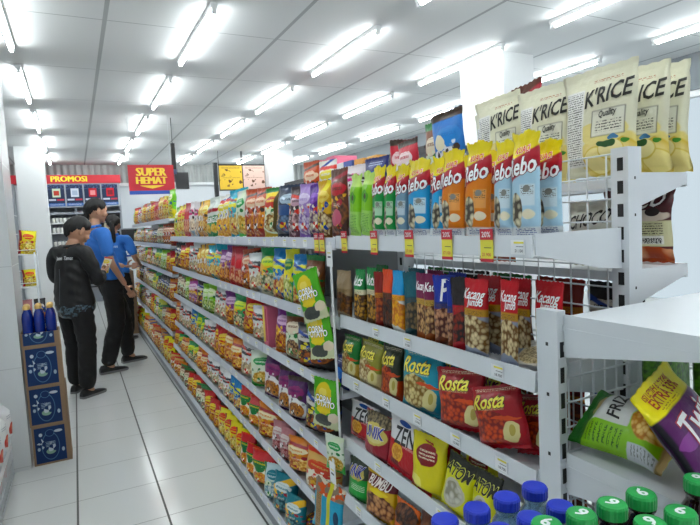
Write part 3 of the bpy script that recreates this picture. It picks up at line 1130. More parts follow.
def shoe(ankle, yaw, s, parent):
    """a low sneaker: sole and upper, toe along yaw (0 = +y)"""
    bm = bmesh.new()
    rows = []
    prof = [(-.075, .026, .062), (-.06, .034, .085), (-.02, .037, .088), (.03, .038, .070), (.08, .043, .052), (.13, .044, .045), (.17, .036, .036), (.195, .018, .024)]
    for y, w, h in prof:
        r = []
        for i in range(9):
            a = PI * i / 8
            r.append(bm.verts.new((w * math.cos(a), y, .022 + max(0, h - .022) * math.sin(a) ** .8)))
        rows.append(r)
    for a, b in zip(rows, rows[1:]):
        for i in range(8):
            f = bm.faces.new((a[i], a[i + 1], b[i + 1], b[i]))
            f.smooth = True
    bm.faces.new(rows[0])
    bm.faces.new(list(reversed(rows[-1])))
    for a, b in zip(rows, rows[1:]):
        bm.faces.new((a[0], b[0], b[8], a[8]))
    M = Matrix.Translation(ankle) @ Matrix.Rotation(yaw, 4, 'Z') @ Matrix.Scale(s, 4)
    bm.transform(M)
    o = ob('shoe', bm, M_shoe, parent)
    bm = bmesh.new()
    pts = [(w * 1.04, y) for y, w, h in prof] + [(-w * 1.04, y) for y, w, h in reversed(prof)]
    prism(bm, pts, 'z', 0, .022)
    bm.transform(M)
    ob('sole', bm, M_sole, o)


def person(loc, heading, s, pose, top_mat, top_kind, label, head_M, hs=1.0, mats=None, shoes=True):
    """pose: joints in metres for a 1.72 m body facing +y; heading: turn about z"""
    P = {k: Vector(v) * s for k, v in pose.items()}
    V = lambda x, y, z: Vector((x, y, z)) * s
    hd = P['head']
    nb = P['neck']
    ch = [[(P['pelvis'], .12 * s, .10 * s), (P['waist'], .115 * s, .085 * s), (P['chest'], .135 * s, .095 * s), (nb - V(0, 0, .03), .075 * s, .07 * s), (nb + V(0, 0, .02), .058 * s, .06 * s), (hd - V(0, .012, .05), .058 * s, .062 * s)]]
    for sd in 'LR':
        ch.append([(P['pelvis'], .09 * s), (P['hip' + sd], .088 * s), (P['knee' + sd], .055 * s), (P['ankle' + sd], .037 * s), (P['toe' + sd] * .35 + P['ankle' + sd] * .65 - V(0, 0, .03), .034 * s)])
        ch.append([(P['chest'] + V(0, 0, .08), .07 * s), (P['sh' + sd], .056 * s), (P['el' + sd], .038 * s), (P['wr' + sd], .024 * s)])
        d = (P['wr' + sd] - P['el' + sd])
        ch += hand_chains(P['wr' + sd], P.get('hd' + sd, d), P.get('pn' + sd, Vector((-1 if sd == 'R' else 1, 0, 0))), s, pose.get('curl' + sd, (.5,))[0] if 'curl' + sd in pose else .5, -1 if sd == 'L' else 1)
    tmp = []
    # skin the chains to temporary objects, then fuse with the head
    for c in ch:
        me = bpy.data.meshes.new('s')
        me.from_pydata([tuple(q[0]) for q in c], [(i, i + 1) for i in range(len(c) - 1)], [])
        o = bpy.data.objects.new('s', me)
        COL.objects.link(o)
        o.modifiers.new('k', 'SKIN')
        for i, q in enumerate(c):
            sv = me.skin_vertices[0].data[i]
            sv.radius = (q[1], q[2] if len(q) > 2 else q[1])
            sv.use_root = i == 0
        sb = o.modifiers.new('b', 'SUBSURF')
        sb.levels = sb.render_levels = 2
        tmp.append(o)
    h_ = s * hs
    tmp += head_balls(hd, head_M, h_)
    body = fuse(tmp, .0055, 3)
    for m in (M_skin, M_eye, M_lip):
        body.materials.append(m)
    eyes_at = [hd + head_M @ (Vector((k * .031, .076, .017)) * h_) for k in (-1, 1)]
    lips_at = hd + head_M @ (Vector((0, .088, -.051)) * h_)
    Mi = head_M.inverted()
    for pl in body.polygons:
        c = Vector(pl.center)
        for e in eyes_at:
            q = Mi @ (c - e) / h_
            if (q.x / .014) ** 2 + (q.z / .006) ** 2 < 1 and abs(q.y) < .03:
                pl.material_index = 1
        q = Mi @ (c - lips_at) / h_
        if (q.x / .022) ** 2 + (q.z / .009) ** 2 < 1 and abs(q.y) < .02:
            pl.material_index = 2
    root = link('person', body, None, loc, (0, 0, heading))
    tag(root, label, 'person')
    # trousers
    tr = []
    for sd in 'LR':
        k, a, h = P['knee' + sd], P['ankle' + sd], P['hip' + sd]
        tr.append([(P['pelvis'] + V(0, 0, .06), .135 * s, .115 * s), (h - V(0, 0, .03), .114 * s), ((h + k) / 2, .102 * s), (k, .090 * s), ((k + a) / 2, .086 * s), (a + V(0, 0, -.03), .076 * s)])
    me = cloth(skin_surface(tr, .010 * s, 4), .007, 14, 2.0)
    me.materials.append(M_trou)
    link('trousers', me, root)
    # upper garment
    up = []
    hem = P['pelvis'] + (V(0, .02, -.20) if top_kind == 'jacket' else V(0, 0, .0))
    kk = 1.12 if top_kind == 'jacket' else 1.0
    up.append([(hem, .196 * s * kk, .17 * s * kk), (P['pelvis'] + V(0, 0, .02), .186 * s * kk, .158 * s * kk), (P['waist'], .158 * s * kk, .128 * s * kk), (P['chest'], .175 * s * kk, .13 * s * kk), (nb - V(0, 0, .055), .115 * s, .095 * s), (nb - V(0, 0, .01), .066 * s, .066 * s)])
    for sd in 'LR':
        e, w, q = P['el' + sd], P['wr' + sd], P['sh' + sd]
        if top_kind == 'jacket':
            up.append([(P['chest'] + V(0, 0, .09), .10 * s), (q, .082 * s), ((q + e) / 2, .072 * s), (e, .064 * s), ((e + w) / 2, .056 * s), (w - (w - e).normalized() * .01, .046 * s)])
        elif top_kind == 'long':
            up.append([(P['chest'] + V(0, 0, .09), .09 * s), (q, .070 * s), (e, .055 * s), (w - (w - e).normalized() * .02, .038 * s)])
        else:
            up.append([(P['chest'] + V(0, 0, .09), .09 * s), (q, .075 * s), ((q + e) / 2, .068 * s), (e + (q - e) * .12, .064 * s)])
    me = cloth(skin_surface(up, .010 * s, 4), .009, 11, 5.0)
    me.materials.append(top_mat)
    if mats:
        me.materials.append(mats[0])
    g = link({'jacket': 'jacket', 'polo': 'shirt', 'long': 'shirt'}[top_kind], me, root)
    # collar
    cc = []
    for i in range(13):
        a = 2 * PI * i / 12
        cc.append((nb + V(.064 * math.cos(a), .064 * math.sin(a) - .004, .010 + .008 * math.sin(a)), .016 * s))
    me = skin_surface([cc], .006, 2)
    me.materials.append(top_mat)
    link('collar', me, g)
    hair_shell(hd, head_M, h_, M_hair, root)
    for sd in 'LR':
        if shoes:
            t = P['toe' + sd] - P['ankle' + sd]
            shoe(Vector((P['ankle' + sd].x, P['ankle' + sd].y, 0)), math.atan2(-t.x, t.y), s, root)
    return root, g, P, hd


def RX(a):
    return Matrix.Rotation(a, 3, 'X')


def RZ(a):
    return Matrix.Rotation(a, 3, 'Z')


base = dict(pelvis=(0, 0, .93), waist=(0, 0, 1.06), chest=(0, -.01, 1.27), neck=(0, -.01, 1.455), head=(0, .03, 1.595),
            hipL=(-.09, 0, .90), hipR=(.09, 0, .90), kneeL=(-.10, .03, .49), kneeR=(.10, .03, .49), ankleL=(-.10, 0, .09), ankleR=(.10, 0, .09),
            toeL=(-.12, .15, .03), toeR=(.12, .15, .03),
            shL=(-.185, -.01, 1.40), shR=(.185, -.01, 1.40), elL=(-.25, -.05, 1.12), elR=(.25, -.05, 1.12), wrL=(-.25, .05, .88), wrR=(.25, .05, .88))

# the man in the dark jacket, seen from behind, looking at the pack in his hands
p1 = dict(base)
p1.update(neck=(.0, .03, 1.445), head=(.02, .095, 1.575), chest=(0, -.005, 1.27),
          elL=(-.245, .02, 1.13), wrL=(-.06, .25, 1.15), elR=(.26, .06, 1.10), wrR=(.115, .27, 1.17),
          ankleL=(-.13, .06, .09), kneeL=(-.115, .06, .5), toeL=(-.17, .2, .03), ankleR=(.12, -.05, .09), kneeR=(.11, .0, .49), toeR=(.14, .12, .03),
          pnL=(.6, .3, .7), pnR=(-.6, .3, .7), hdL=(.55, .75, .1), hdR=(-.4, .9, .2))
S1 = 1.535 / 1.72
H1 = -math.radians(46)
LOC1 = (-.045, 5.17, 0)
r1_, j1, P1, hd1 = person(LOC1, H1, S1, p1, M_jack, 'jacket', 'person in black jacket and trousers, seen from behind, looking down at a snack pack', RZ(-.30) @ RX(-.38), 1.22)
# lettering across the shoulders, centre seam and patterned hem with painted sheen belong to the jacket
jm = j1.data
from mathutils.bvhtree import BVHTree


def tree_of(me):
    return BVHTree.FromPolygons([v.co.copy() for v in me.vertices], [tuple(p.vertices) for p in me.polygons])


BT = tree_of(jm)


def back_point(x, z, lift=.004):
    hit = BT.ray_cast(Vector((x, -1, z)), Vector((0, 1, 0)))[0]
    return Vector((x, (hit.y if hit else -.1) - lift, z))


bm = bmesh.new()
put_text(bm, 'Jason Tamar', .19 * S1, lambda x, y: back_point(x + .02, 1.335 * S1 + y - .25 * x * x), 0, .02, 0, 0, 1.3)
ob('lettering', bm, plain('letter_white', '#d8dce0', .5), j1)
bm = bmesh.new()
pz = [1.24 - .03 * i for i in range(12)]
row = [back_point(-.012, z * S1, .002) for z in pz]
for a, b in zip(row, row[1:]):
    tube(bm, a, b, .0022, 5)
ob('back_seam', bm, plain('seam_grey', '#5b6068', .5), j1)
g = NG('hem_print')
tcn = g.new('ShaderNodeTexCoord').outputs['Object']
nn = g.step(g.noise(tcn, 38, 3), .52, 14)
g.set(Base_Color=g.mix(nn, rgb('#0e1216'), rgb('#47606f')), Roughness=.35)  # hem pattern with its bluish sheen painted into the colour
jm.materials.append(g.m)
for pl in jm.polygons:
    if pl.center[2] < .885 * S1 + .01 * math.sin(pl.center[0] * 60):
        pl.material_index = len(jm.materials) - 1
M1 = Matrix.Translation(LOC1) @ Matrix.Rotation(H1, 4, 'Z')
pp = M1 @ (Vector((.03, .375, 1.19)) * S1)
gen('snack_held', 'snack_bag', 'white and yellow snack pack', 'white-yellow pack', '#e6e0cc', '#e2c84a', '#c8904a', '#5a3a2a', '#e8d040', (.12, .15, .035))
put_bag('snack_held', (pp.x, pp.y, pp.z - .03), H1 + PI * 0 - .25, .125, .145, .03, -.35, .1, 'white and yellow snack pack held by the person in the black jacket', 'snack bag')

# the man in the blue shirt, in profile
p2 = dict(base)
p2.update(pelvis=(0, .03, .92), waist=(0, .0, 1.06), chest=(0, -.05, 1.27), head=(-.01, -.035, 1.60), neck=(0, -.075, 1.45), shL=(-.185, -.06, 1.395), shR=(.185, -.06, 1.395),
          hipL=(-.09, .04, .90), hipR=(.09, .02, .90), kneeL=(-.13, .19, .50), ankleL=(-.155, .22, .09), toeL=(-.16, .40, .03),
          kneeR=(.11, .03, .49), ankleR=(.12, -.10, .09), toeR=(.13, .08, .03),
          elR=(.25, -.03, 1.10), wrR=(.235, .10, .86), elL=(-.24, -.02, 1.12), wrL=(-.10, .24, 1.03), pnR=(-.9, .3, 0), pnL=(.5, -.6, .3), hdL=(.7, .7, .0))
S2 = 1.0
H2 = -math.radians(73)
LOC2 = (.25, 5.95, 0)
r2_, j2, P2, hd2 = person(LOC2, H2, S2, p2, M_shirt, 'polo', 'person in a blue polo shirt and black trousers standing in profile, one arm hanging', RZ(-.02) @ RX(-.08), 1.08)

# the cashier with a ponytail, back turned
p3 = dict(base)
p3.update(elL=(-.26, .02, 1.12), wrL=(-.20, .22, 1.0), elR=(.26, .04, 1.12), wrR=(.22, .26, 1.03))
S3 = .935
LOC3 = (.44, 7.45, 0)
H3 = -math.radians(28)
r3_, j3, P3, hd3 = person(LOC3, H3, S3, p3, M_shirt, 'polo', 'person with a long black ponytail and blue uniform shirt, back turned near the counter', RZ(.25) @ RX(-.12), 1.08)
bm = bmesh.new()
tail = [(Vector((.0, -.085, .045)), .020), (Vector((.0, -.135, .03)), .030), (Vector((.01, -.15, -.06)), .032), (Vector((.015, -.135, -.17)), .028), (Vector((.015, -.12, -.26)), .014)]
bm.free()
me = cloth(skin_surface([[(hd3 + RZ(.25) @ q * S3, r * S3) for q, r in tail]], .006, 3), .003, 60, 1.0)
me.materials.append(M_hair)
link('ponytail', me, r3_)
jm3 = j3.data
BT = tree_of(jm3)
bm = bmesh.new()
for i in range(9):
    x = -.085 + .0195 * i
    a = back_point(x, 1.30 * S3, .003)
    bx(bm, a.x, a.y - .001, a.z - .012, a.x + .012, a.y + .001, a.z + (.012 if i % 3 else .006))
ob('back_print', bm, plain('letter_pale', '#b8d0ea', .5), j3)
# ------------------------------------------------------------------ long gondola
GX = 1.086           # centre line of the gondola
GY0, BAY = .776, .90
XF = {1: .80, 2: .80, 3: .795, 4: .785, 5: .755, 6: .70}
LV_NEAR = {1: 1.333, 2: 1.06, 3: .855, 4: .635, 5: .46, 6: .13}
LV_MID = {1: 1.327, 2: 1.048, 3: .795, 4: .535, 5: .325, 6: .115}
LV_FAR = {1: 1.50, 2: 1.25, 3: .98, 4: .70, 5: .42, 6: .115}
SHN = {1: 'top', 2: 'second', 3: 'third', 4: 'fourth', 5: 'fifth', 6: 'bottom'}
RH = .043


def levels(k):
    return LV_NEAR if k == 0 else (LV_MID if k < 5 else LV_FAR)


def shelf_board(xf, xb, y0, y1, z, sgn):
    """flat tray between the front xf and the back xb; top surface at z"""
    bm = bmesh.new()
    a, b = min(xf, xb), max(xf, xb)
    bx(bm, a, y0, z - .022, b, y1, z)
    return bm


def bracket(xf, xb, y, z, th=.003):
    bm = bmesh.new()
    prism(bm, [(xf, z + .004), (xb, z + .004), (xb, z - .085), (xb + (xf - xb) * .25, z - .08), (xf, z - .038)], 'y', y, y + th)
    return bm


def price_tag(parent, x, y, z, kind, text=None):
    bm = bmesh.new()
    if kind == 'white':
        bx(bm, x - .0022, y - .019, z - .031, x - .0012, y + .019, z - .002, 0)
        bx(bm, x - .0026, y - .017, z - .009, x - .0020, y + .010, z - .005, 1)
        bx(bm, x - .0026, y - .016, z - .0155, x - .0020, y + .004, z - .0145, 2)
        if text:
            put_text(bm, text, .022, lambda a, b: Vector((x - .0030, y - .004 - a, z - .0235 + b)), 2)
        mats = [M_tagw, M_tagy, ink('#20242c')]
    else:
        bx(bm, x - .0040, y - .020, z - .046, x - .0028, y + .020, z - .002, 0)
        bx(bm, x - .0044, y - .020, z - .002, x - .0028, y + .020, z + .022, 1)
        bx(bm, x - .0046, y - .020, z - .050, x - .0028, y + .020, z - .043, 1)
        if text:
            put_text(bm, '20%', .028, lambda a, b: Vector((x - .0050, y - a, z + .010 + b)), 3)
            put_text(bm, text, .028, lambda a, b: Vector((x - .0046, y - a, z - .034 + b)), 1)
        bx(bm, x - .0042, y - .015, z - .020, x - .0039, y + .008, z - .018, 2)
        mats = [M_tagy, M_tagr, ink('#6a6a30'), M_tagw]
    ob('price_tag', bm, mats, parent)


RT = random.Random(5)


def gondola_bay(k):
    y0 = GY0 + BAY * k
    y1 = y0 + BAY
    lv = levels(k)
    root = empty('gondola_bay', (0, 0, 0))
    name = 'front' if k == 0 else ORD[k]
    tag(root, f'white gondola shelving, {name} bay of the long snack run from the camera end' if k else
        'white gondola shelving, front bay with wire mesh back beside the end display', 'shelving', 'bays of the long snack gondola')
    ph = 1.51
    bm = bmesh.new()
    ym = y0 - .016
    bx(bm, 1.064, ym, .076, 1.108, ym + .042, ph, 0)
    for i in range(28):
        z = .11 + i * .05
        bx(bm, 1.0632, ym + .012, z, 1.0642, ym + .026, z + .028, 1)
        bx(bm, 1.1078, ym + .012, z, 1.1088, ym + .026, z + .028, 1)
    for z in (.3, .8, 1.2, 1.36, 1.44):
        bx(bm, 1.084, ym - .0006, z, 1.088, ym + .001, z + .006, 1)
    ob('upright', bm, [M_steel, M_dark], root, bevel=.0)
    if k == 8:
        box('upright', 1.064, y1 - .04, 0, 1.108, y1, ph, M_steel, root)
    ya, yb = y0 + .028, y1 - .018 if k < 8 else y1 - .042
    if k == 0:
        bm = bmesh.new()
        for i in range(int((yb - ya) / .052) + 1):
            y = ya + .026 + i * .052
            if y < yb:
                tube(bm, (GX, y, .1), (GX, y, ph - .01), .0022, 5)
        for i in range(29):
            z = .1 + i * .05
            tube(bm, (GX - .004, ya, z), (GX - .004, yb, z), .0022, 5)
        ob('mesh_back', bm, M_steel, root)
    else:
        box('back_panel', GX - .006, ya, .1, GX + .006, yb, ph - .02, plain('back_panel_grey', '#8f9498', .5, nz=.05), root)
    box('plinth', XF[6] + .012, y0 + .002, 0, 2 * GX - XF[6] - .012, y1 - .002, .075, plain('plinth_grey', '#8e939a', .45), root)
    for s in range(1, 7):
        z = lv[s]
        xf = XF[s]
        sh = ob('shelf', shelf_board(xf + .004, 1.058, y0 + .004, y1 - .004, z - (.020 if s > 1 else .006), 1), M_steel, root)
        bm = bmesh.new()
        prism(bm, [(xf - .003, z - RH), (xf + .003, z - RH), (xf + .005, z), (xf + .001, z)], 'y', y0 + .004, y1 - .004)
        ob('price_rail', bm, M_rail if k else M_steel, sh)
        if k == 0 and s < 6:
            ob('bracket', bracket(xf + .006, 1.062, y0 + .0005, z), M_steel, sh)
        if k < 3:
            n = 5 if k == 0 else 6
            for i in range(n):
                if RT.random() < .18:
                    continue
                y = y0 + .05 + (BAY - .1) * (i + RT.uniform(-.25, .25) + .5) / n
                if s == 1 and k == 0:
                    continue
                price_tag(sh, xf - .002, y, z - .006, 'white', RT.choice(['12.900', '15.900', '23.750', '9.500', '18.700', '10.250']) if k == 0 else None)
        if s == 1 and k == 0:
            for y in (1.60, 1.40, 1.21, 1.045, .905):
                price_tag(sh, xf - .002, y, z - .006, 'promo', RT.choice(['17.100', '21.900', '19.500']))
            price_tag(sh, xf - .002, .815, z - .006, 'white', '21.150')
        if s == 1 and k == 1:
            for y in (1.78, 1.83):
                price_tag(sh, xf - .002, y, z - .006, 'promo', '17.100')
        # the other aisle's side
        if k < 4:
            zr = {1: 1.452, 2: 1.236, 3: 1.0, 4: .76, 5: .5, 6: .115}[s]
            sh2 = ob('shelf', shelf_board(1.112, 1.30, y0 + .004, y1 - .004, zr - .004, -1), M_steel, root)
            bm = bmesh.new()
            prism(bm, [(1.300, zr - .03), (1.306, zr - .03), (1.306, zr + .003), (1.300, zr + .003)], 'y', y0 + .004, y1 - .004)
            ob('price_rail', bm, M_steel, sh2)
            if k == 0:
                bm = bmesh.new()
                prism(bm, [(1.300, zr + .004), (1.112, zr + .004), (1.112, zr - .075), (1.300, zr - .022)], 'y', y0 + .0005, y0 + .0035)
                ob('bracket', bm, M_steel, sh2)
    return root


for k in range(9):
    gondola_bay(k)

NEAR = {
 'n1':[('wafer_brown',1.688,0.126,0.235,0.001),('seed_lime',1.575,0.070,0.2,0),('seed_lime',1.497,0.072,0.2,0.12),('seed_green',1.422,0.066,0.21,0),('seed_green',1.355,0.056,0.205,0),('seed_dusk',1.293,0.057,0.2,0),('seed_sky',1.208,0.103,0.205,0),('seed_sky',1.118,0.034,0.2,0),('seed_orange',1.060,0.082,0.21,0),('seed_orange',0.971,0.082,0.215,0.04),('seed_ice',0.885,0.057,0.205,0.03),('seed_ice',0.815,0.076,0.215,0),],
 'n2':[('nut_beige',1.668,0.103,0.17,0),('nut_green',1.548,0.063,0.18,0),('nut_green',1.472,0.078,0.19,0),('nut_rust',1.416,0.025,0.18,0),('nut_cocoa',1.374,0.047,0.19,0),('nut_blueorange',1.312,0.066,0.19,0),('nut_teal',1.246,0.035,0.19,0),('nut_maroon',1.199,0.057,0.19,0),('nut_maroon',1.150,0.031,0.19,0),('nut_navy',1.105,0.042,0.19,0),('nut_navy',1.060,0.024,0.18,0),('nut_redborder',1.031,0.027,0.19,0),('nut_scarlet',0.976,0.082,0.19,0),('nut_scarlet',0.870,0.061,0.195,0),],
 'n3':[('snack_navy',1.726,0.068,0.12,0),('rosta_green',1.639,0.109,0.15,0),('rosta_cream',1.504,0.136,0.15,0.05),('rosta_black',1.372,0.095,0.165,0),('rosta_teal',1.221,0.169,0.185,0),('rosta_red',1.037,0.172,0.175,-0.15),('rosta_red',0.887,0.157,0.18,-0.3),],
 'n4':[('tortilla_white',1.608,0.199,0.165,0),('ring_navy',1.458,0.151,0.15,0),('tortilla_white',1.325,0.182,0.165,0.1),('chip_crimson',1.206,0.049,0.15,0),('puff_yellow',1.193,0.141,0.165,0),('atom_yellow',1.070,0.108,0.15,0.2),('atom_yellow',0.964,0.083,0.155,0.1),('nut_pebble',0.858,0.116,0.13,0),],
 'n5':[('ring_green',1.560,0.113,0.14,0),('noodle_red',1.414,0.155,0.155,0),('nut_orange',1.270,0.121,0.12,0),('nut_brownbag',1.139,0.121,0.14,0),],
 'n6':[('chip_pine',1.443,0.189,0.14,0),('snack_navy',1.259,0.136,0.14,0),],
}
MID = {
 'm1':[('wafer_gold',1.821,0.072),('wafer_purple',1.900,0.086),('wafer_lilac',2.012,0.137),('wafer_dark',2.133,0.105),('snack_denim',2.276,0.182),('wafer_yellow',2.462,0.163),('chip_rust',2.708,0.296),('chip_mint',2.926,0.140),('chip_cyan',3.095,0.198),('chip_cream',3.360,0.331),('chip_pine',3.659,0.267),('chip_amber',3.964,0.343),('chip_pink',4.273,0.275),('chip_crimson',4.542,0.264),('chip_lemon',4.847,0.346),('chip_lime',5.219,0.397),],
 'm2':[('snack_brown',1.962,0.114),('snack_blue',2.089,0.138),('snack_lemon',2.209,0.101),('snack_blue',2.336,0.153),('snack_jade',2.510,0.205),('snack_white',2.702,0.179),('chip_rust',2.864,0.158),('chip_crimson',3.078,0.269),('snack_plum',3.333,0.258),('chip_cyan',3.628,0.330),('chip_amber',3.976,0.389),('snack_white',4.336,0.332),('snack_fire',4.694,0.384),('snack_coal',5.089,0.445),('chip_rust',5.539,0.456),('snack_brown',6.034,0.535),],
 'm3':[('snack_coal',2.034,0.212),('snack_brown',2.204,0.128),('snack_plum',2.346,0.156),('box_pink',2.519,0.128),('snack_white',2.678,0.178),('snack_fire',2.861,0.200),('snack_jade',3.047,0.201),('snack_plum',3.247,0.200),('snack_white',3.509,0.343),('snack_lime',3.875,0.308),('snack_coal',4.145,0.232),('snack_magenta',4.389,0.257),('snack_lime',4.601,0.234),('snack_brown',4.998,0.596),('snack_fire',5.490,0.388),('snack_lime',5.878,0.440),('snack_jade',6.353,0.509),],
 'm4':[('snack_coal',1.969,0.195),('snack_violet',2.242,0.295),('snack_violet',2.493,0.225),('chip_mint',2.718,0.224),('snack_white',2.930,0.213),('snack_orange',3.233,0.379),('snack_fire',3.552,0.299),('snack_white',3.851,0.345),('snack_jade',4.141,0.236),('snack_blue',4.382,0.305),('snack_white',4.827,0.468),('snack_orange',5.285,0.492),('snack_coal',5.758,0.504),],
 'm5':[('snack_amber',1.906,0.201),('snack_orange',2.105,0.187),('meat_pink',2.311,0.233),('snack_orange',2.553,0.207),('chip_parrot',2.828,0.330),('snack_blue',3.114,0.244),('snack_white',3.373,0.309),('snack_white',3.702,0.332),('snack_orange',4.040,0.349),('snack_jade',4.362,0.357),],
 'm6':[('seaweed_teal',2.063,0.128),('seaweed_teal',2.211,0.158),('seaweed_ice',2.343,0.127),('chip_parrot',2.496,0.212),('chip_parrot',2.712,0.244),('chip_lemon',2.928,0.233),('chip_lemon',3.174,0.295),('snack_fire',3.525,0.389),('snack_brown',3.865,0.345),('snack_fire',4.183,0.354),],
}
Q = -PI / 2


def seat(key, s, k, yc, w, h, lean=0.0, dx=0.0, yaw=0.0, rl=0.0, t=None):
    xf = XF[s]
    W, H, T = D[key]['size']
    t = t or T
    z = levels(k)[s] - (.019 if s > 1 else .005)
    if s > 1:
        room = levels(k)[s - 1] - .047 - z - abs(math.sin(rl)) * w
        h = min(h, room / math.cos(rl))
    # the front skin bulges about t/2 ahead of the bag's own axis
    if k == 0:                        # clear of the end bracket
        yc = max(yc, .784 + w / 2 * math.cos(yaw) + h * abs(math.sin(rl)) * .5)
    x = xf + (t / 2 + .010 if s == 1 else t * .30 + .007) + dx + max(0.0, lean) * 0
    return put_bag(key, (x, yc, z + .001 + abs(math.sin(rl)) * w / 2), Q + yaw, w, h, t, lean, rl, where=(SHN[s], k))


for n, items in NEAR.items():
    s = int(n[1])
    for (key, yc, w, h, rl) in items:
        k = 0 if yc - w / 2 < GY0 + BAY and yc < 1.76 else 1
        w2 = max(w * .97, .05 if s < 3 else .08)
        if s == 2 and key != 'nut_beige':
            w2 = max(w * .97, .066)
        t = min(D[key]['size'][2], .05 if s > 2 else .034)
        o = seat(key, s, k, yc, w2, h, -.10 if s > 2 else -.03, 0, RND.uniform(.0, .10) if s < 3 else RND.uniform(.05, .2), rl + (RND.uniform(.02, .09) if s == 1 and not rl and yc > .9 else 0), t)
        if w < .045:
            o.rotation_euler[2] = Q + .75       # seen almost on edge: turned into its row
# a second facing behind the first on the near shelves
for s, L in ((1, [('seed_ice', .828, .08), ('seed_sky', 1.23, .09), ('seed_orange', 1.0, .085), ('seed_orange', 1.09, .08), ('seed_green', 1.44, .07), ('seed_green', 1.37, .06)]),
             (2, [('nut_scarlet', .822, .075), ('nut_scarlet', .905, .075), ('nut_scarlet', 1.01, .08), ('nut_maroon', 1.23, .07), ('nut_green', 1.52, .07), ('nut_teal', 1.32, .08), ('nut_navy', 1.13, .07)]),
             (3, [('rosta_teal', 1.23, .16), ('rosta_red', 1.03, .15), ('rosta_green', 1.62, .12)]),
             (4, [('chip_crimson', 1.24, .14), ('tortilla_white', 1.45, .15), ('puff_yellow', 1.08, .12)])):
    for key, y, w in L:
        hh = D[key]['size'][1]
        dx = .07 if s < 3 else .10
        seat(key, s, 0, y, w, min(hh, .20 if s < 3 else .165), -.02, dx, .05, 0, .03 if s < 3 else .05)
seat('rosta_red', 3, 0, .845, .10, .13, -.35, .05, .2, -.2, .05)
# a white pouch lying on the second shelf, just inside the upright
o = put_bag('nut_white', (.822, .832, 1.042 + .017), Q + .35, .10, .12, .032, -1.36, 0, where=('second', 0))

GAP = {1: .30, 2: .255, 3: .229, 4: .236, 5: .186, 6: .186}
POOL = {
    1: ['chip_lime', 'chip_lemon', 'chip_crimson', 'chip_amber', 'wafer_tan', 'chip_pink', 'chip_mint', 'snack_fire', 'wafer_gold'],
    2: ['chip_rust', 'snack_brown', 'snack_white', 'snack_fire', 'snack_coal', 'wafer_tan', 'chip_amber'],
    3: ['snack_lime', 'snack_brown', 'snack_coal', 'snack_fire', 'snack_white', 'snack_jade', 'wafer_tan', 'snack_amber'],
    4: ['snack_orange', 'snack_white', 'snack_brown', 'snack_jade', 'snack_coal', 'snack_fire', 'wafer_tan', 'snack_lemon'],
    5: ['snack_orange', 'snack_jade', 'snack_brown', 'snack_lemon', 'snack_fire', 'snack_white', 'chip_amber', 'wafer_tan'],
    6: ['chip_lemon', 'snack_brown', 'snack_jade', 'snack_fire', 'wafer_tan', 'snack_amber', 'snack_lemon', 'snack_orange']}
rf = random.Random(23)


def turned(w, s):
    """bags are turned a little towards the shop front; the near corner stays behind the rail"""
    a = rf.uniform(.28, .52) if s > 1 else rf.uniform(.15, .40)
    return w / 2 * math.sin(a) * .75 - .010, a


for n, items in MID.items():
    s = int(n[1])
    last = 0
    for (key, yc, w) in items:
        if key == 'box_pink':
            continue
        m = max(1, round(w / (.155 if s > 1 else .14)))
        for q in range(m):
            y = yc - w / 2 + w * (q + .5) / m
            k = int((y - GY0) / BAY)
            ww = w / m * .96
            if abs(y - 5.276) < ww * .45:      # the shelves change height here
                continue
            edge = GY0 + BAY * k
            h = (GAP[s] - .012) * rf.choice((1, 1, .97, .92, .86))
            if s == 1:
                h = (.205 + min(.06, max(0, (yc - 1.8) * .05))) * rf.uniform(.96, 1.04)
            seat(key, s, k, y, ww * 1.07, h, -rf.uniform(.04, .14), *turned(ww * 1.07, s), rf.uniform(-.08, .08), min(.085, max(.045, ww * .5)))
        last = max(last, yc + w / 2)
    y = last + .09
    prev = None
    while y < 8.77:
        if s == 1 and abs(y - 5.28) < .1:
            y += .2
        key = rf.choice([p for p in POOL[s] if p != prev])
        prev = key
        for q in range(rf.choice((1, 2, 2))):
            k = int((y - GY0) / BAY)
            if y + .08 > 8.86:
                break
            if abs(y - 5.276) < .075:
                y += .07
                k = int((y - GY0) / BAY)
            g0 = levels(k)[s]
            cap = (levels(k)[s - 1] - g0 - .055) if s > 1 else .26
            w = rf.uniform(.13, .155)
            seat(key, s, k, y, w * 1.08, min(.24, cap) * rf.choice((1, 1, .95, .9, .84)), -rf.uniform(.03, .12), *turned(w * 1.08, s), rf.uniform(-.09, .09), .066)
            y += .168
for key, y, x, w, h, a, lab in (('snack_coal', 1.985, .75, .15, .17, .3, 'black snack bag lying flat at the near end of the bottom shelf'),
                                ('snack_jade', 1.80, .75, .15, .17, -.2, 'jade green snack bag lying flat at the near end of the bottom shelf')):
    put_bag(key, (x, y, .098 + .03), Q + a, w, h, .055, -1.38, 0, lab, 'snack bag')
# tall pink and yellow carton on the third shelf
bm = bmesh.new()
bx(bm, .812, 2.53, .776, .90, 2.60, .985, 0)
bx(bm, .8112, 2.572, .80, .8122, 2.599, .98, 1)
bx(bm, .8110, 2.542, .81, .8124, 2.56, .97, 2)
o = ob('snack_carton', bm, [plain('carton_pink', '#d86a86', .5), plain('carton_yellow', '#e8cf4a', .5), plain('carton_text', '#b8304a', .5)])
tag(o, 'tall pink and yellow carton standing among the bags on the third shelf', 'carton')

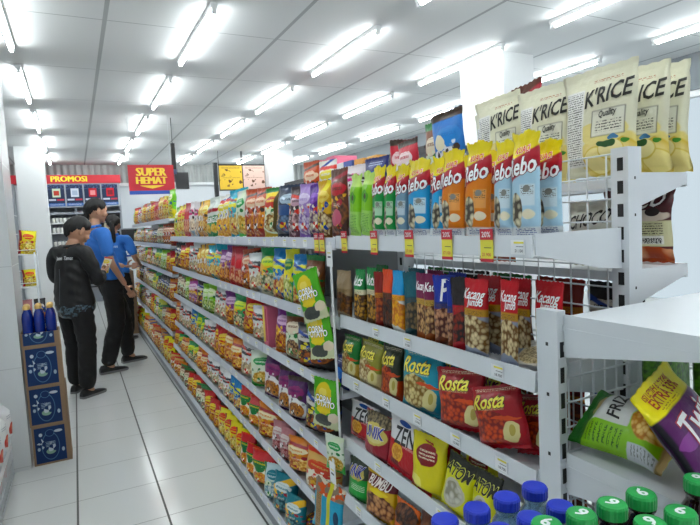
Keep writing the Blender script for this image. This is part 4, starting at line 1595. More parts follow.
# ------------------------------------------------------------------ on the other aisle's side
for i, (x, y, lab) in enumerate(((1.126, .876, 'cream rice cracker bag nearest the upright, in front of its two twins'),
                                 (1.240, .876, 'cream rice cracker bag in the middle of the three by the upright'),
                                 (1.315, .876, 'cream rice cracker bag, rearmost of the three by the upright'))):
    put_bag('rice_cracker', (x, y, 1.4575), Q, .205, .252 + .006 * i, .042, 0, 0, lab, 'snack bag', 'rice cracker bags on top')
put_bag('rice_cracker', (1.15, 1.065, 1.451), Q, .19, .262, .045, 0, 0, 'cream rice cracker bag behind the ice-blue seed pouches, half hidden', 'snack bag', 'rice cracker bags on top')
put_bag('rice_cracker', (1.165, 1.235, 1.459), Q + .2, .165, .275, .04, -.03, -.10, 'tilted cream rice cracker bag with a dark bag behind its top edge', 'snack bag', 'rice cracker bags on top')
put_bag('rice_cracker', (1.245, 1.36, 1.451), Q, .19, .265, .04, 0, 0, 'cream rice cracker bag farthest from the upright, beside the azure bag', 'snack bag', 'rice cracker bags on top')
put_bag('wafer_brown', (1.25, 1.20, 1.458), Q, .13, .31, .04, 0, -.1, 'dark brown bag peeking over the tilted rice cracker bag', 'snack bag')
put_bag('bag_azure', (1.17, 1.49, 1.459), Q + .2, .145, .285, .04, -.03, -.10, 'azure bag with cream scoop leaning on the top shelf', 'snack bag')
put_bag('snack_brown', (1.20, 1.63, 1.451), Q, .11, .275, .04, 0, 0, 'dark brown bag beside the azure bag on the top shelf', 'snack bag')
put_bag('bag_scarlet', (1.17, 1.75, 1.456), Q, .14, .225, .04, 0, -.05, 'glossy scarlet bag standing wide on the top shelf', 'snack bag')
put_bag('bag_scarlet', (1.22, 1.90, 1.455), Q + .9, .10, .25, .03, 0, .05, 'narrow scarlet bag seen edge-on behind the sky-blue seed pouch', 'snack bag')
for key, y, h, lean, lab in (('snack_navy', 2.07, .20, 0, 'navy bag on the rear top shelf behind the lime pouches'),
                             ('chip_pink', 2.28, .19, 0, 'pink-badged bag on the rear top shelf behind the brown wafer bag'),
                             ('chip_rust', 2.80, .27, 0, 'orange bag with dark motif on the rear top shelf'),
                             ('chip_cream', 2.58, .25, 0, 'cream bag beside the orange bag on the rear top shelf'),
                             ('chip_mint', 3.10, .20, -.6, 'pale green bag slumped over the lilac bags'),
                             ('bag_scarlet', 3.36, .21, -.5, 'scarlet bag slumped behind the denim bag'),
                             ('wafer_yellow', 3.60, .205, -.5, 'yellow bag slumped with its corner up behind the denim bags'),
                             ('chip_cream', 3.86, .19, -.4, 'cream bag on the rear top shelf behind the rust bags'),
                             ('snack_white', 4.06, .2, -.4, 'white crumpled bag on the rear top shelf behind the cyan bags')):
    put_bag(key, (1.21, y, 1.455), Q + .15, .17, h, .05, lean, 0, lab, 'snack bag')
put_bag('choco_bag', (1.266, .882, 1.242), Q, .195, .182, .05, 0, 0, 'dark maroon chocolate bread bag under the rice cracker bags', 'bread bag')
put_bag('choco_white', (1.172, .935, 1.236), Q, .15, .165, .045, 0, 0, 'white chocolate bread bag seen through the wire mesh', 'bread bag')
put_bag('choco_bag', (1.155, 1.27, 1.236), Q, .16, .17, .045, 0, 0, 'maroon chocolate bread bag farther along behind the wire mesh', 'bread bag')
for i, (y, key) in enumerate(((.87, 'snack_coal'), (1.04, 'nut_rust'), (1.22, 'snack_brown'), (1.40, 'snack_coal'), (1.57, 'snack_brown'))):
    for zz, nm in ((.998, 'upper'), (.758, 'middle'), (.498, 'lower')):
        put_bag(key, (1.165, y, zz), Q, .165, .20, .05, 0, 0,
                f'{D[key]["look"]} behind the wire mesh, {ORD[i]} from the end post, {nm} hidden shelf', 'snack bag', 'dark bags behind the wire mesh')

# ------------------------------------------------------------------ hanging clip strips
def clip_strip(x, y, z0, z1, label):
    bm = bmesh.new()
    bx(bm, x - .001, y - .008, z1, x + .001, y + .008, z0, 0)
    for i in range(9):
        z = z0 - .05 - (z0 - z1 - .1) * i / 8
        bx(bm, x - .004, y - .003, z, x + .001, y + .003, z + .008, 0)
    root = ob('clip_strip', bm, M_white)
    bm = bmesh.new()
    bx(bm, x - .005, y - .022, z0 - .085, x - .003, y + .022, z0 - .012, 0)
    bx(bm, x - .0056, y - .012, z0 - .040, x - .0050, y + .012, z0 - .036, 1)
    bx(bm, x - .0056, y - .012, z0 - .055, x - .0050, y + .010, z0 - .049, 2)
    ob('price_card', bm, [M_tagw, M_tagy, ink('#454a52')], root)
    return tag(root, label, 'hanging strip')


CX = .772
clip_strip(CX, 1.665, 1.315, .52, 'white plastic clip strip hanging from the top shelf with green bags on it')
for y, z, rl, lab in ((1.725, 1.04, -.30, 'green corn snack bag hanging highest on the clip strip'),
                      (1.72, .90, -.16, 'green corn snack bag half covered, second on the clip strip'),
                      (1.735, .645, .08, 'green corn snack bag hanging by itself in front of the dark gap')):
    put_bag('crisp_corn', (CX - .020 - (.016 if z > 1 else 0), y, z), Q + .45, .125, .18, .020, -.01, rl, lab, 'snack bag', 'corn snack bags on the clip strip')
put_bag('chip_mint', (CX - .022, 1.665, .51), Q + .3, .10, .13, .02, 0, 0, 'small green and amber bag lowest on the clip strip', 'snack bag')
put_bag('noodle_blue', (.712, 1.69, .285), Q + .35, .15, .19, .025, -.05, .12, 'light blue noodle snack bag hanging at the low bay joint', 'snack bag')
o = clip_strip(.738, 1.66, .56, .46, 'short white hanger holding the light blue noodle bag at the bay joint')

# ------------------------------------------------------------------ end display
end = empty('end_display_gondola', (1.086, .75, 0))
end['label'] = 'white perforated end display with deep shelves across the gondola end'
end['category'] = 'shelving'
ox, oy = 1.086, .75
EX0, EX1 = .80, 1.372


def ebox(name, x0, y0, z0, x1, y1, z1, m, parent=end, bevel=0.0):
    return box(name, x0 - ox, y0 - oy, z0, x1 - ox, y1 - oy, z1, m, parent, bevel)


for a, b in ((EX0, EX0 + .022), (EX1 - .022, EX1)):
    bm = bmesh.new()
    bx(bm, a - ox, .722 - oy, 0, b - ox, .774 - oy, 1.19, 0)
    for i in range(22):
        z = .05 + i * .05
        bx(bm, a + .006 - ox, .7212 - oy, z, a + .016 - ox, .7225 - oy, z + .03, 1)
    for z in (.9, 1.02, 1.12):
        bx(bm, a - .0006 - ox, .745 - oy, z, a + .001 - ox, .751 - oy, z + .007, 1)
    ob('upright', bm, [M_steel, M_dark], end)
bm = bmesh.new()
x = EX0 + .05
while x < EX1 - .03:
    tube(bm, (x - ox, .742 - oy, .1), (x - ox, .742 - oy, 1.17), .0022, 5)
    x += .036
for i in range(22):
    z = .1 + i * .05
    tube(bm, (EX0 + .02 - ox, .738 - oy, z), (EX1 - .02 - ox, .738 - oy, z), .0022, 5)
ob('mesh_back', bm, M_steel, end)
for z in (1.183, .912, .60, .30):
    bm = bmesh.new()
    bx(bm, EX0 + .018 - ox, .40 - oy, z - .026, EX1 - .018 - ox, .719 - oy, z - .003)
    sh = ob('shelf', bm, M_steel, end, bevel=.002)
    for xx in (EX0 + .0145, EX1 - .0175):
        bm = bmesh.new()
        prism(bm, [(.719 - oy, z), (.40 - oy, z), (.40 - oy, z - .028), (.719 - oy, z - .083)], 'x', xx - ox, xx + .003 - ox)
        bx(bm, xx - .001 - ox, .40 - oy, z - .027, xx - ox, .716 - oy, z - .0255)
        for dz in (.02, .06):
            bx(bm, xx - ox, .718 - oy, z - dz - .012, xx + .003 - ox, .7235 - oy, z - dz)
        ob('bracket', bm, M_steel, sh)
    bm = bmesh.new()
    bx(bm, EX0 + .018 - ox, .395 - oy, z - .034, EX1 - .018 - ox, .40 - oy, z + .004)
    ob('front_lip', bm, M_steel, sh)
# goods on the end display
o = put_bag('fries_lime', (.893, .548, .914 + .056), 0, .135, .185, .07, 0, 0, 'lime green potato stick bag lying on the lower end shelf', 'snack bag')
o.rotation_euler = (Matrix.Rotation(.06, 3, 'Z') @ Matrix.Rotation(-.62, 3, 'Y') @ Matrix.Rotation(-PI / 2, 3, 'X')).to_euler()
put_bag('twist_purple', (.893, .462, .925), .32, .20, .205, .05, -.60, -.10, 'large purple corn twist bag with yellow banner leaning back on the end shelf', 'snack bag')
put_bag('leaf_green', (1.065, .680, .912), 0, .15, .225, .05, 0, .0, 'leaf green textured bag standing just behind the purple bag', 'snack bag')
put_bag('leaf_green', (1.235, .680, .912), 0, .15, .225, .05, 0, .0, 'leaf green textured bag, farther along the end shelf than its twin', 'snack bag')
put_bag('snack_plum', (1.225, .50, 1.181), -.4, .16, .23, .06, -.05, 0, 'purple bag on the upper end shelf at the frame edge', 'snack bag')
# ------------------------------------------------------------------ world
W = bpy.data.worlds.new('world')
W.use_nodes = True
W.node_tree.nodes['Background'].inputs[0].default_value = (.86, .94, 1, 1)
W.node_tree.nodes['Background'].inputs[1].default_value = 0.5
S.world = W

# ------------------------------------------------------------------ bottles on a low table by the end display
tb = empty('display_table', (.60, .515, 0))
tag(tb, 'low white table carrying the capped drink bottles beside the end display', 'table')
TZ = .745
box('table_top', -.19, -.155, TZ - .025, .211, .155, TZ, M_white, tb, .003)
for sx in (-1, 1):
    for sy in (-1, 1):
        box('leg', sx * .175 - .012, sy * .14 - .012, 0, sx * .175 + .012, sy * .14 + .012, TZ - .025, M_steel, tb)


def liquid(name, c, c2, trans):
    g = NG(name)
    tc = g.new('ShaderNodeTexCoord').outputs['Object']
    g.set(Base_Color=g.mix(g.noise(tc, 30), rgb(c), rgb(c2)), Roughness=.08, Transmission_Weight=trans, IOR=1.33, Coat_Weight=.6)
    return g.m


def bottle_meshes(bodym, capm, labm, glyph):
    bm = bmesh.new()
    lathe(bm, [(.022, 0), (.026, .004), (.0263, .05), (.0248, .055), (.0263, .06), (.0263, .13), (.0255, .150), (.0225, .168), (.0165, .178), (.0165, .187), (.019, .188), (.019, .190), (.0165, .191), (.0165, .196)], 24)
    body = finish('drink_bottle', bm, bodym)
    bm = bmesh.new()
    n = 48
    rings = []
    for r, z, ridg in ((.0192, .1915, 1), (.0192, .2045, 1), (.0178, .2075, 0), (.0125, .2082, 0), (.0001, .2082, 0)):
        rings.append([bm.verts.new(((r + (.0006 if ridg and i % 2 else 0)) * math.cos(2 * PI * i / n), (r + (.0006 if ridg and i % 2 else 0)) * math.sin(2 * PI * i / n), z)) for i in range(n)])
    for a, b in zip(rings, rings[1:]):
        for i in range(n):
            bm.faces.new((a[i], a[(i + 1) % n], b[(i + 1) % n], b[i]))
    bm.faces.new(rings[0])
    if glyph:
        put_text(bm, glyph, .013, lambda x, y: Vector((x, y, .2086)), 1, .03)
    cap = finish('cap', bm, [capm, M_tagw])
    bm = bmesh.new()
    lathe(bm, [(.0266, .065), (.0268, .066), (.0268, .124), (.0266, .125)], 24)
    lab = finish('label', bm, labm)
    return body, cap, lab


BLUE = bottle_meshes(liquid('water', '#9fc4da', '#7fb0cc', .75), plain('cap_blue', '#1c34b4', .35), plain('label_blue', '#2a5ab0', .4, nz=.3), None)
GREEN = bottle_meshes(liquid('tea', '#2a120a', '#160a06', .25), plain('cap_green', '#1f9e4a', .35), plain('label_green', '#2a7a3c', .4, nz=.3), '6')
rb = random.Random(3)


def bottle(kind, x, y, z, label):
    o = link('drink_bottle', kind[0])
    o.location = (x, y, z)
    o.rotation_euler = (0, 0, rb.uniform(0, 6))
    link('cap', kind[1], o)
    link('label', kind[2], o)
    return tag(o, label, 'bottle', 'bottles on the low table')


NB = ['outermost blue-capped water bottle in the rear row', 'second blue-capped water bottle in the rear row', 'third blue-capped water bottle in the rear row', 'fourth blue-capped water bottle, tallest-looking beside the end post']
for i, x in enumerate((.436, .494, .552, .610)):
    bottle(BLUE, x, .602, TZ, NB[i])
for x, l in ((.484, 'blue-capped water bottle in the front row, mostly cut off'), (.541, 'blue-capped water bottle in front of the fourth one'), (.599, 'blue-capped water bottle behind the first green cap')):
    bottle(BLUE, x, .542, TZ, l)
for x, y, l in ((.512, .486, 'green-capped tea bottle in front of the blue caps, cut by the frame'), (.567, .478, 'green-capped tea bottle, second along its row from the blue caps'), (.622, .474, 'green-capped tea bottle, third along its row from the blue caps'), (.678, .470, 'green-capped tea bottle below the lime potato bag, highest of its row'),
                (.622, .419, 'green-capped tea bottle in front of the rest, lower edge'), (.677, .414, 'green-capped tea bottle in front, beside the one at the lower edge')):
    o = bottle(GREEN, x, y, TZ, l)
    o.scale = (1, 1, 1.135)
bottle(GREEN, .782, .452, TZ, 'green-capped tea bottle against the purple bag at the frame edge').scale = (1, 1, 1.135)

# ------------------------------------------------------------------ carton stack by the tiled column
M_cart = layered('carton_print', '#1a3460', [('E', .5, .45, .30, .40, '#6f93b4'), ('E', .5, .45, .285, .385, '#172f5c'), ('E', .5, .82, .15, .1, '#6f93b4'), ('E', .5, .82, .135, .09, '#172f5c'), ('E', .5, .30, .16, .08, '#8fb09c'), ('L', .34, .42, .66, .58, '#b8d0e0', 24), ('E', .2, .8, .06, .05, '#c8d4dc'), ('E', .78, .85, .14, .04, '#c8d4dc'), ('C', .3, .7, '#c8d4dc', '#1a3460', .84, 9), ('E', .12, .4, .05, .05, '#a9bccb'), ('E', .9, .3, .05, .06, '#a9bccb')], 1.0, .6, 0, 0)


def carton(x, y, z, w, d, h, label, rz, open_top=False):
    root = empty('milk_carton_box', (x, y, z), rz)
    tag(root, label, 'box', 'stacked cartons beside the tiled column')
    t = .004
    bm = bmesh.new()
    bx(bm, -w / 2, -d / 2, 0, w / 2, -d / 2 + t, h)
    bx(bm, -w / 2, d / 2 - t, 0, w / 2, d / 2, h)
    bx(bm, -w / 2, -d / 2 + t, 0, -w / 2 + t, d / 2 - t, h)
    bx(bm, w / 2 - t, -d / 2 + t, 0, w / 2, d / 2 - t, h)
    bx(bm, -w / 2 + t, -d / 2 + t, 0, w / 2 - t, d / 2 - t, t)
    ob('carton_wall', bm, M_kraft, root)
    if not open_top:
        box('lid_flap', -w / 2 + t, -d / 2 + t, h - t, w / 2 - t, d / 2 - t, h - .0005, M_kraft, root)
    bm = bmesh.new()
    uvl = bm.loops.layers.uv.new('UVMap')
    m = .012
    a, b = -w / 2 + m, w / 2 - .028
    v = [bm.verts.new((xx, -d / 2 - .0008, zz)) for xx, zz in ((a, m), (b, m), (b, h - m * (0 if open_top else .8)), (a, h - m * (0 if open_top else .8)))]
    f = bm.faces.new(v)
    for lp, uv in zip(f.loops, ((0, 0), (1, 0), (1, 1), (0, 1))):
        lp[uvl].uv = uv if not open_top else (uv[0], uv[1] * .45)
    me = bpy.data.meshes.new('print_panel')
    bm.to_mesh(me)
    bm.free()
    me.materials.append(M_cart)
    link('print_panel', me, root)
    return root


zz = 0
for i, (h, l, r, dx) in enumerate(((.240, 'navy-printed kraft carton at the foot of the stack', .0, 0.0), (.240, 'navy-printed kraft carton, second from the floor', -.03, -.003), (.245, 'navy-printed kraft carton, third from the floor', .02, -.007))):
    carton(-.222 + dx, 3.775, zz, .204, .15, h, l, r)
    zz += h + .001
carton(-.232, 3.775, zz, .204, .15, .085, 'open-topped kraft tray with three gold-capped bottles, top of the stack', 0, True)
bm = bmesh.new()
lathe(bm, [(.026, 0), (.029, .005), (.029, .165), (.024, .195), (.015, .212), (.015, .218)], 20)
mb = finish('milk_bottle', bm, layered('milk_wrap', '#1c2f86', [('B', 0, .2, '#c8ccd8')], 1, .25, .5, 0))
for lp in mb.uv_layers.new(name='UVMap').data:
    pass
uvd = mb.uv_layers[0].data
for pl in mb.polygons:
    for li in pl.loop_indices:
        cc = mb.vertices[mb.loops[li].vertex_index].co
        uvd[li].uv = (.5, cc.z / .218)
bm = bmesh.new()
lathe(bm, [(.0175, .218), (.018, .22), (.018, .232), (.016, .242), (.008, .246)], 20)
mc = finish('cap', bm, plain('cap_gold', '#c9a45a', .35))
for i in range(3):
    for j in range(2):
        o = link('milk_bottle', mb, None, (-.232 + (i - 1) * .062, 3.741 + j * .062, zz + .005))
        link('cap', mc, o)
        tag(o, f'{["left", "middle", "right"][i]} blue milk bottle with gold cap in the {["front", "rear"][j]} row of the top tray', 'bottle', 'milk bottles in the top tray')

# ------------------------------------------------------------------ left edge: low basket of white packs
bk = empty('wire_basket_rack', (-.585, 3.1, 0))
tag(bk, 'low wire basket rack with white packs at the left frame edge', 'rack')
bm = bmesh.new()
for y in [-.5 + .045 * i for i in range(23)]:
    tube(bm, (.165, y, .02), (.165, y, .265), .0025, 5)
for z in (.03, .11, .19, .265):
    tube(bm, (.165, -.5, z), (.165, .5, z), .0035, 6)
for y in (-.5, .5):
    for z in (.03, .265):
        tube(bm, (-.16, y, z), (.165, y, z), .0035, 6)
ob('wire_front', bm, M_steel, bk)
box('tray', -.16, -.5, .02, .155, .5, .035, M_steel, bk)
box('price_strip', .1695, -.45, .20, .1725, .45, .24, M_tagw, bk)
design('tissue_white', 'tissue_pack', 'white tissue pack with red rose', 'white pack', '#e9ebec', [('O', .5, .35, .28, .14, '#d8483a'), ('O', .52, .38, .14, .07, '#e88a6a'), ('L', .2, .6, .8, .7, '#8a94a0', 20)], [], (.2, .16, .09))
for i in range(4):
    for j in range(2):
        y = 2.78 + .21 * i
        put_bag('tissue_white', (-.49 + .045 * j, y, .04 + j * .235), PI / 2, .20, .23, .11, 0, 0, f'white tissue pack, {ORD[i]} from near end, {["lower", "upper"][j]} layer of wire basket', 'tissue pack', 'white packs in the wire basket')

# ------------------------------------------------------------------ small wire stand behind the column
st = empty('wire_stand', (-.40, 4.86, 0))
tag(st, 'slim white wire stand of small packs between the tiled column and the pillar', 'rack')
bm = bmesh.new()
for sx in (-1, 1):
    for sy in (-1, 1):
        tube(bm, (sx * .12, sy * .14, 0), (sx * .12, sy * .14, 1.27), .006, 6)
for z in (.1, .4, .7, 1.0, 1.25):
    for sx in (-1, 1):
        tube(bm, (sx * .12, -.14, z + .04), (sx * .12, .14, z + .04), .003, 5)
    for sy in (-1, 1):
        tube(bm, (-.12, sy * .14, z + .04), (.12, sy * .14, z + .04), .003, 5)
ob('frame', bm, M_steel, st)
for z in (.1, .4, .7, 1.0, 1.25):
    box('tier', -.118, -.138, z, .118, .138, z + .006, M_steel, st)
put_bag('chip_lemon', (-.335, 4.80, 1.258), .2, .12, .18, .06, 0, .12, 'bright yellow bag on top of the slim wire stand', 'snack bag')
put_bag('chip_lemon', (-.335, 4.84, 1.008), .2, .10, .13, .05, 0, 0, 'small yellow bag on the upper tier of the slim wire stand', 'snack bag')
put_bag('snack_white', (-.45, 4.82, 1.258), .2, .08, .26, .05, 0, 0, 'pale bag beside the yellow bag on the slim wire stand', 'snack bag')
for i, (key, z) in enumerate((('snack_white', .708), ('meat_pink', .708), ('snack_coal', .708), ('snack_white', .408), ('snack_blue', .408))):
    put_bag(key, (-.46 + .09 * (i % 3), 4.80, z), .2, .08, .2, .04, 0, 0, f'{D[key]["look"]} on the {"middle" if z > .5 else "lower"} tier of the slim wire stand', 'snack bag')

# ------------------------------------------------------------------ hanging sign and monitor
sg = empty('hanging_sign', (.897, 7.0, 2.012))
SK = 7.0 / 6.0
tag(sg, 'red hanging sign with yellow SUPER HEMAT lettering over the aisle', 'sign')
M_red = plain('sign_red', '#c3202f', .45)
M_yel = plain('sign_yellow', '#f2cf3a', .45)
M_blu = plain('sign_blue', '#2a55b0', .45)
box('board', -.227, 0, -.150, .227, .02, .155, M_red, sg)
box('blue_band', -.227, -.0015, -.150, .227, 0, -.112, M_blu, sg)
flat_text('lettering', 'SUPER', .29, M_yel, sg, (0, -.002, .083), (1, 0, 0), (0, 0, 1), .024, 0, 1.12)
flat_text('lettering', 'HEMAT', .30, M_yel, sg, (0, -.002, -.005), (1, 0, 0), (0, 0, 1), .024, 0, 1.12)
bm = bmesh.new()
top, bot = [], []
for i in range(17):
    x = -.12 + .24 * i / 16
    top.append(bm.verts.new((x, -.002, -.058)))
    bot.append(bm.verts.new((x, -.002, -.058 - .032 * (1 - abs(x / .12)) ** .8 - .001)))
for i in range(16):
    bm.faces.new((top[i], top[i + 1], bot[i + 1], bot[i]))
ob('smile_mark', bm, M_yel, sg)
for x in (-.2, .2):
    bm = bmesh.new()
    tube(bm, (x, .01, .155), (x, .01, (CEIL - 2.012) / SK), .0015, 5)
    ob('hanger', bm, M_steel, sg)
sg.scale = (SK, 1, SK)
mo = empty('ceiling_monitor', (1.195, 7.15, 2.06))
tag(mo, 'black monitor on a ceiling pole beside the red hanging sign', 'monitor')
bm = bmesh.new()
bx(bm, -.024, -.024, .0, .024, .024, .42)
bx(bm, -.004, -.004, .42, .004, .004, CEIL - 2.06)
ob('pole', bm, M_black, mo)
bm = bmesh.new()
bx(bm, 0.0, -.05, -.16, .16, -.015, .05)
o = ob('screen', bm, M_black, mo, rot=(-.05, 0, .1))
box('bracket', -.01, -.03, -.06, .08, .02, .04, M_grey, mo)
box('camera_box', -.03, -.06, .03, .02, -.02, .09, plain('box_bluegrey', '#55688a', .4), mo)

# ------------------------------------------------------------------ promotion cabinet on the back wall
M_cab = plain('cabinet_grey', '#9aa0a8', .5, nz=.05)
pc = empty('promotion_cabinet', (.235, 11.9, 0))
tag(pc, 'grey wall cabinet with red PROMOSI header and four navy posters', 'cabinet')
cw = .66
box('back_panel', -cw, .32, 0, cw, .36, 2.39, M_cab, pc)
for x in (-cw, -.18, cw - .03):
    box('side_panel', x, .0, 0, x + .03, .32, 2.38, M_cab, pc)
box('header', -cw - .02, -.03, 2.40, cw + .02, .34, 2.56, M_red, pc)
flat_text('lettering', 'PROMOSI', .62, plain('promo_yellow', '#f4dc2c', .4), pc, (-.24, -.032, 2.485), (1, 0, 0), (0, 0, 1), .012)
box('fascia', -cw, -.012, 1.93, cw, -.002, 2.395, M_cab, pc)
box('ledge', -cw, -.03, 1.80, cw, .30, 1.84, M_cab, pc)
PC = (('#d8e4c8', '#c05a50'), ('#dfe6f0', '#b8c4d8'), ('#c8303a', '#e8a0a0'), ('#c8303a', '#7a1c28'))
for i in range(4):
    a, b = PC[i]
    mt = layered(f'poster_print_{i}', '#26324e', [('C', .78, 1, '#5a6c94', '#3c4a6c', .55, 22), ('R', .28, .42, .76, .82, a), ('C', .45, .8, b, a, .5, 9) if False else ('R', .36, .5, .68, .72, b), ('R', .05, .26, .47, .34, '#cfd4e0'), ('R', .53, .26, .95, .34, '#c85a64'), ('W', 0, .14, '#5a78b0'), ('L', .1, .04, .9, .1, '#e8ecf4', 30)], .75, .4, 0, 0)
    bm = bmesh.new()
    uvl = bm.loops.layers.uv.new('UVMap')
    x0 = -cw + .03 + i * .318
    v = [bm.verts.new(p) for p in ((x0, -.016, 1.96), (x0 + .29, -.016, 1.96), (x0 + .29, -.016, 2.375), (x0, -.016, 2.375))]
    f = bm.faces.new(v)
    for lp, uv in zip(f.loops, ((0, 0), (1, 0), (1, 1), (0, 1))):
        lp[uvl].uv = uv
    ob('poster', bm, mt, pc)
for z in (.35, .62, .89, 1.16, 1.43, 1.62):
    box('shelf', -cw + .03, .01, z, -.18, .30, z + .02, M_white, pc)
    box('shelf', -.15, .05, z, cw - .03, .30, z + .02, M_cab, pc)
box('dark_recess', -.15, .30, .3, cw - .03, .319, 1.8, plain('recess_dark', '#33363c', .6), pc)
bm = bmesh.new()
lathe(bm, [(.026, 0), (.03, .004), (.03, .085), (.018, .095), (.018, .10)], 12)
mj = finish('jar', bm, [plain('jar_white', '#dcdcd8', .4)])
bm = bmesh.new()
lathe(bm, [(.02, .10), (.021, .101), (.021, .118), (.018, .12)], 12)
jl = [finish('lid', bm, [plain('jar_lid', '#3a3c44', .4)])]
rj = random.Random(9)
for zi, z in enumerate((1.16, 1.43, 1.62)):
    for i in range(6):
        x = pc.location.x - cw + .085 + i * .066
        o = link('jar', mj, None, (x, 11.955, z + .021))
        link('lid', jl[0], o)
        tag(o, f'small white jar, {ORD[i]} in the {["lower", "middle", "upper"][zi]} row on the cabinet shelves under the posters', 'jar', 'jars in the promotion cabinet')
for i, (x, c, hh) in enumerate(((.02, '#5a6470', .15), (.12, '#8a9098', .15), (.24, '#3c4450', .155), (.36, '#c8c0a0', .16), (.47, '#a08a5a', .14))):
    bm = bmesh.new()
    bx(bm, -.04, -.03, 0, .04, .03, hh)
    o = ob('goods_box', bm, plain(f'goods_{i}', c, .6, nz=.2), None, (pc.location.x + x, 12.02, 1.4505), bevel=.003)
    tag(o, f'small {["slate", "grey", "dark blue", "cream", "ochre"][i]} box in the dark cabinet recess under the posters', 'box', 'boxes in the dark cabinet recess')
pk = box('pink_pack', -.42, 11.80, 1.02, -.02, 11.89, 1.16, plain('pack_pink', '#d8a4a0', .6, nz=.3), None, .02)
pk2 = empty('side_table', (-.22, 11.82, 0))
tag(pk2, 'narrow white side table holding the pink pack before the cabinet', 'table')
box('table_top', -.22, -.06, .99, .22, .075, 1.018, M_white, pk2)
for sx in (-.2, .2):
    box('leg', sx - .012, -.02, 0, sx + .012, .02, .99, M_white, pk2)
tag(pk, 'pink wrapped pack in front of the cabinet behind the dark jacket', 'pack')
c2 = empty('promotion_cabinet', (-1.45, 11.9, 0))
tag(c2, 'grey wall cabinet with red header, part-hidden by the white pillar', 'cabinet')
box('back_panel', -.5, .3, 0, .5, .36, 2.39, M_cab, c2)
box('header', -.52, -.03, 2.40, .60, .30, 2.56, M_red, c2)
for z in (.4, .75, 1.1, 1.45, 1.8):
    box('shelf', -.5, .0, z, .5, .3, z + .02, M_white, c2)
for x in (-.5, .47):
    box('side_panel', x, 0, 0, x + .03, .3, 2.4, M_cab, c2)

# ------------------------------------------------------------------ cashier counter, cartons, menu boards
ct = empty('cashier_counter', (1.15, 9.6, 0))
tag(ct, 'white cashier counter with blue edge beyond the end of the gondola', 'counter')
box('body', -.55, -.3, 0, .7, .3, 1.0, M_white, ct)
box('worktop', -.58, -.33, 1.0, .73, .33, 1.04, M_white, ct)
box('blue_edge', -.585, -.335, 1.0, .73, -.33, 1.03, M_blu, ct)
mn = empty('cash_monitor', (.86, 9.62, 1.04))
tag(mn, 'grey point-of-sale monitor standing on the cashier counter', 'monitor')
box('foot', -.1, -.08, 0, .1, .08, .015, M_grey, mn)
box('stem', -.02, -.02, .015, .02, .02, .14, M_grey, mn)
box('screen', -.19, -.025, .14, .19, .025, .42, M_grey, mn, .006)
box('display', -.17, -.027, .16, .17, -.0255, .40, M_black, mn)
pr = empty('receipt_printer', (1.20, 9.50, 1.04))
tag(pr, 'white receipt printer on the counter beside the monitor', 'printer')
box('body', -.09, -.1, 0, .09, .1, .16, M_white, pr, .008)
box('paper_slot', -.05, -.101, .11, .05, -.0985, .12, M_black, pr)
for i, (z, h, dx) in enumerate(((0, .30, 0), (.302, .28, .01), (.584, .28, -.01))):
    c = empty('kraft_carton', (.52 + dx, 8.05, z))
    tag(c, f'plain kraft carton, {["lowest", "middle", "topmost"][i]} of the pile behind the blue-shirted man', 'box', 'kraft cartons behind the man')
    box('carton_body', -.150, -.2, 0, .165, .2, h, M_kraft, c, .003)
    box('tape', -.03, -.202, 0, .03, -.2005, h, plain('tape_tan', '#8f7350', .4), c)
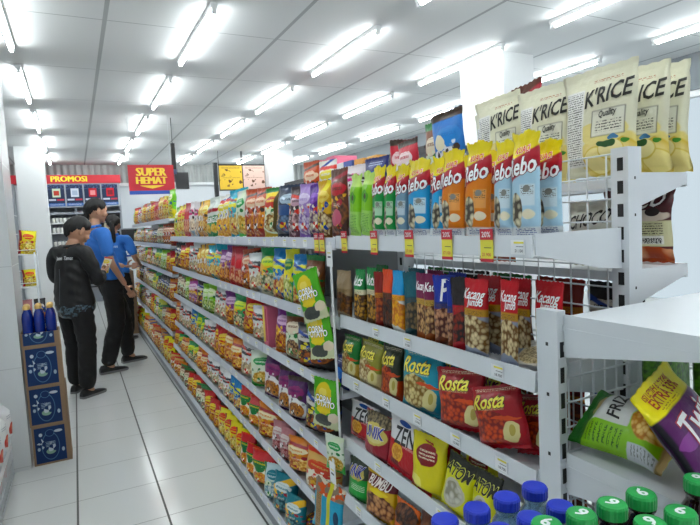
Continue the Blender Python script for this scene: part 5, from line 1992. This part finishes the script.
for i, (x0, x1, c, lab) in enumerate(((2.47, 2.90, '#ecc86a', 'yellow menu board hung above the gondola near the back pillar'), (2.92, 3.34, '#ecccc0', 'pale pink menu board hung above the gondola near the back pillar'))):
    mt = layered(f'menu_print_{i}', c, [('C', .55, .85, '#5a3c2c', c, .72, 9), ('C', .12, .42, '#6a4a34', c, .76, 9), ('L', .1, .88, .9, .95, '#7a5a44', 20), ('L', .1, .46, .9, .52, '#7a5a44', 24)], 1.1, .5, 0, 0)
    root = empty('menu_board', ((x0 + x1) / 2, 10.0, 2.09))
    tag(root, lab, 'menu board')
    hw = (x1 - x0) / 2
    box('frame', -hw - .009, .002, -.02, hw + .009, .03, .47, M_black, root)
    bm = bmesh.new()
    uvl = bm.loops.layers.uv.new('UVMap')
    v = [bm.verts.new(p) for p in ((-hw, 0, 0), (hw, 0, 0), (hw, 0, .44), (-hw, 0, .44))]
    f = bm.faces.new(v)
    for lp, uv in zip(f.loops, ((0, 0), (1, 0), (1, 1), (0, 1))):
        lp[uvl].uv = uv
    ob('print', bm, mt, root)
    for sx in (-hw, hw):
        bm = bmesh.new()
        tube(bm, (sx, .016, .47), (sx, .016, CEIL - 2.09), .006, 6)
        ob('hanger', bm, M_black, root)
post = empty('menu_post', (2.40, 10.0, 0))
tag(post, 'black post beside the yellow menu board', 'post')
box('shaft', -.035, -.03, 0, .035, .03, 2.58, M_black, post)
box('foot', -.15, -.15, 0, .15, .15, .02, M_black, post)

# ------------------------------------------------------------------ shelving in the next aisle, cartons on top
nx = empty('aisle_rack', (2.35, 4.2, 0))
tag(nx, 'tall dark-topped rack in the next aisle with cartons on top', 'shelving')
for y in (-1.35, 0, 1.35):
    for x in (-.22, .22):
        box('upright', x - .02, y - .02, 0, x + .02, y + .02, 1.80, M_steel, nx)
for z in (.3, .75, 1.2, 1.55):
    box('shelf', -.24, -1.37, z, .24, 1.37, z + .025, M_steel, nx)
box('top_board', -.26, -1.40, 1.80, .26, 1.40, 1.835, plain('board_dark', '#3c3d42', .5), nx)
rc = random.Random(4)
cols = (('pink', '#d8606a'), ('white', '#e4e2e4'), ('orange', '#e0a04a'), ('rose', '#e07a90'), ('blue', '#3f56a0'), ('dark grey', '#3a3838'))
seq = [(3.05, 5, .05), (3.26, 5, .05), (3.47, 5, .05), (3.70, 2, .085), (3.92, 2, .09), (4.12, 4, .1), (4.30, 1, .1), (4.47, 0, .11), (4.64, 0, .1), (4.82, 3, .11), (5.0, 2, .1)]
for i, (y, c, h) in enumerate(seq):
    h *= .68
    for lv in range(2 if c in (0, 3) else 1):
        o = box('sweet_carton', 2.16, y, 1.836 + lv * (h + .002) * .9 * 1.12, 2.40, y + .16, 1.836 + lv * (h + .002) * 1.008 + h, plain('carton_' + cols[c][0].replace(' ', '_'), cols[c][1], .5, nz=.1), None, .002)
        tag(o, f'{cols[c][0]} carton, {ORD[i]} along the dark rack top in the next aisle' + (', stacked second' if lv else ''), 'box', 'cartons on the dark rack top')
label_bags()
settle()
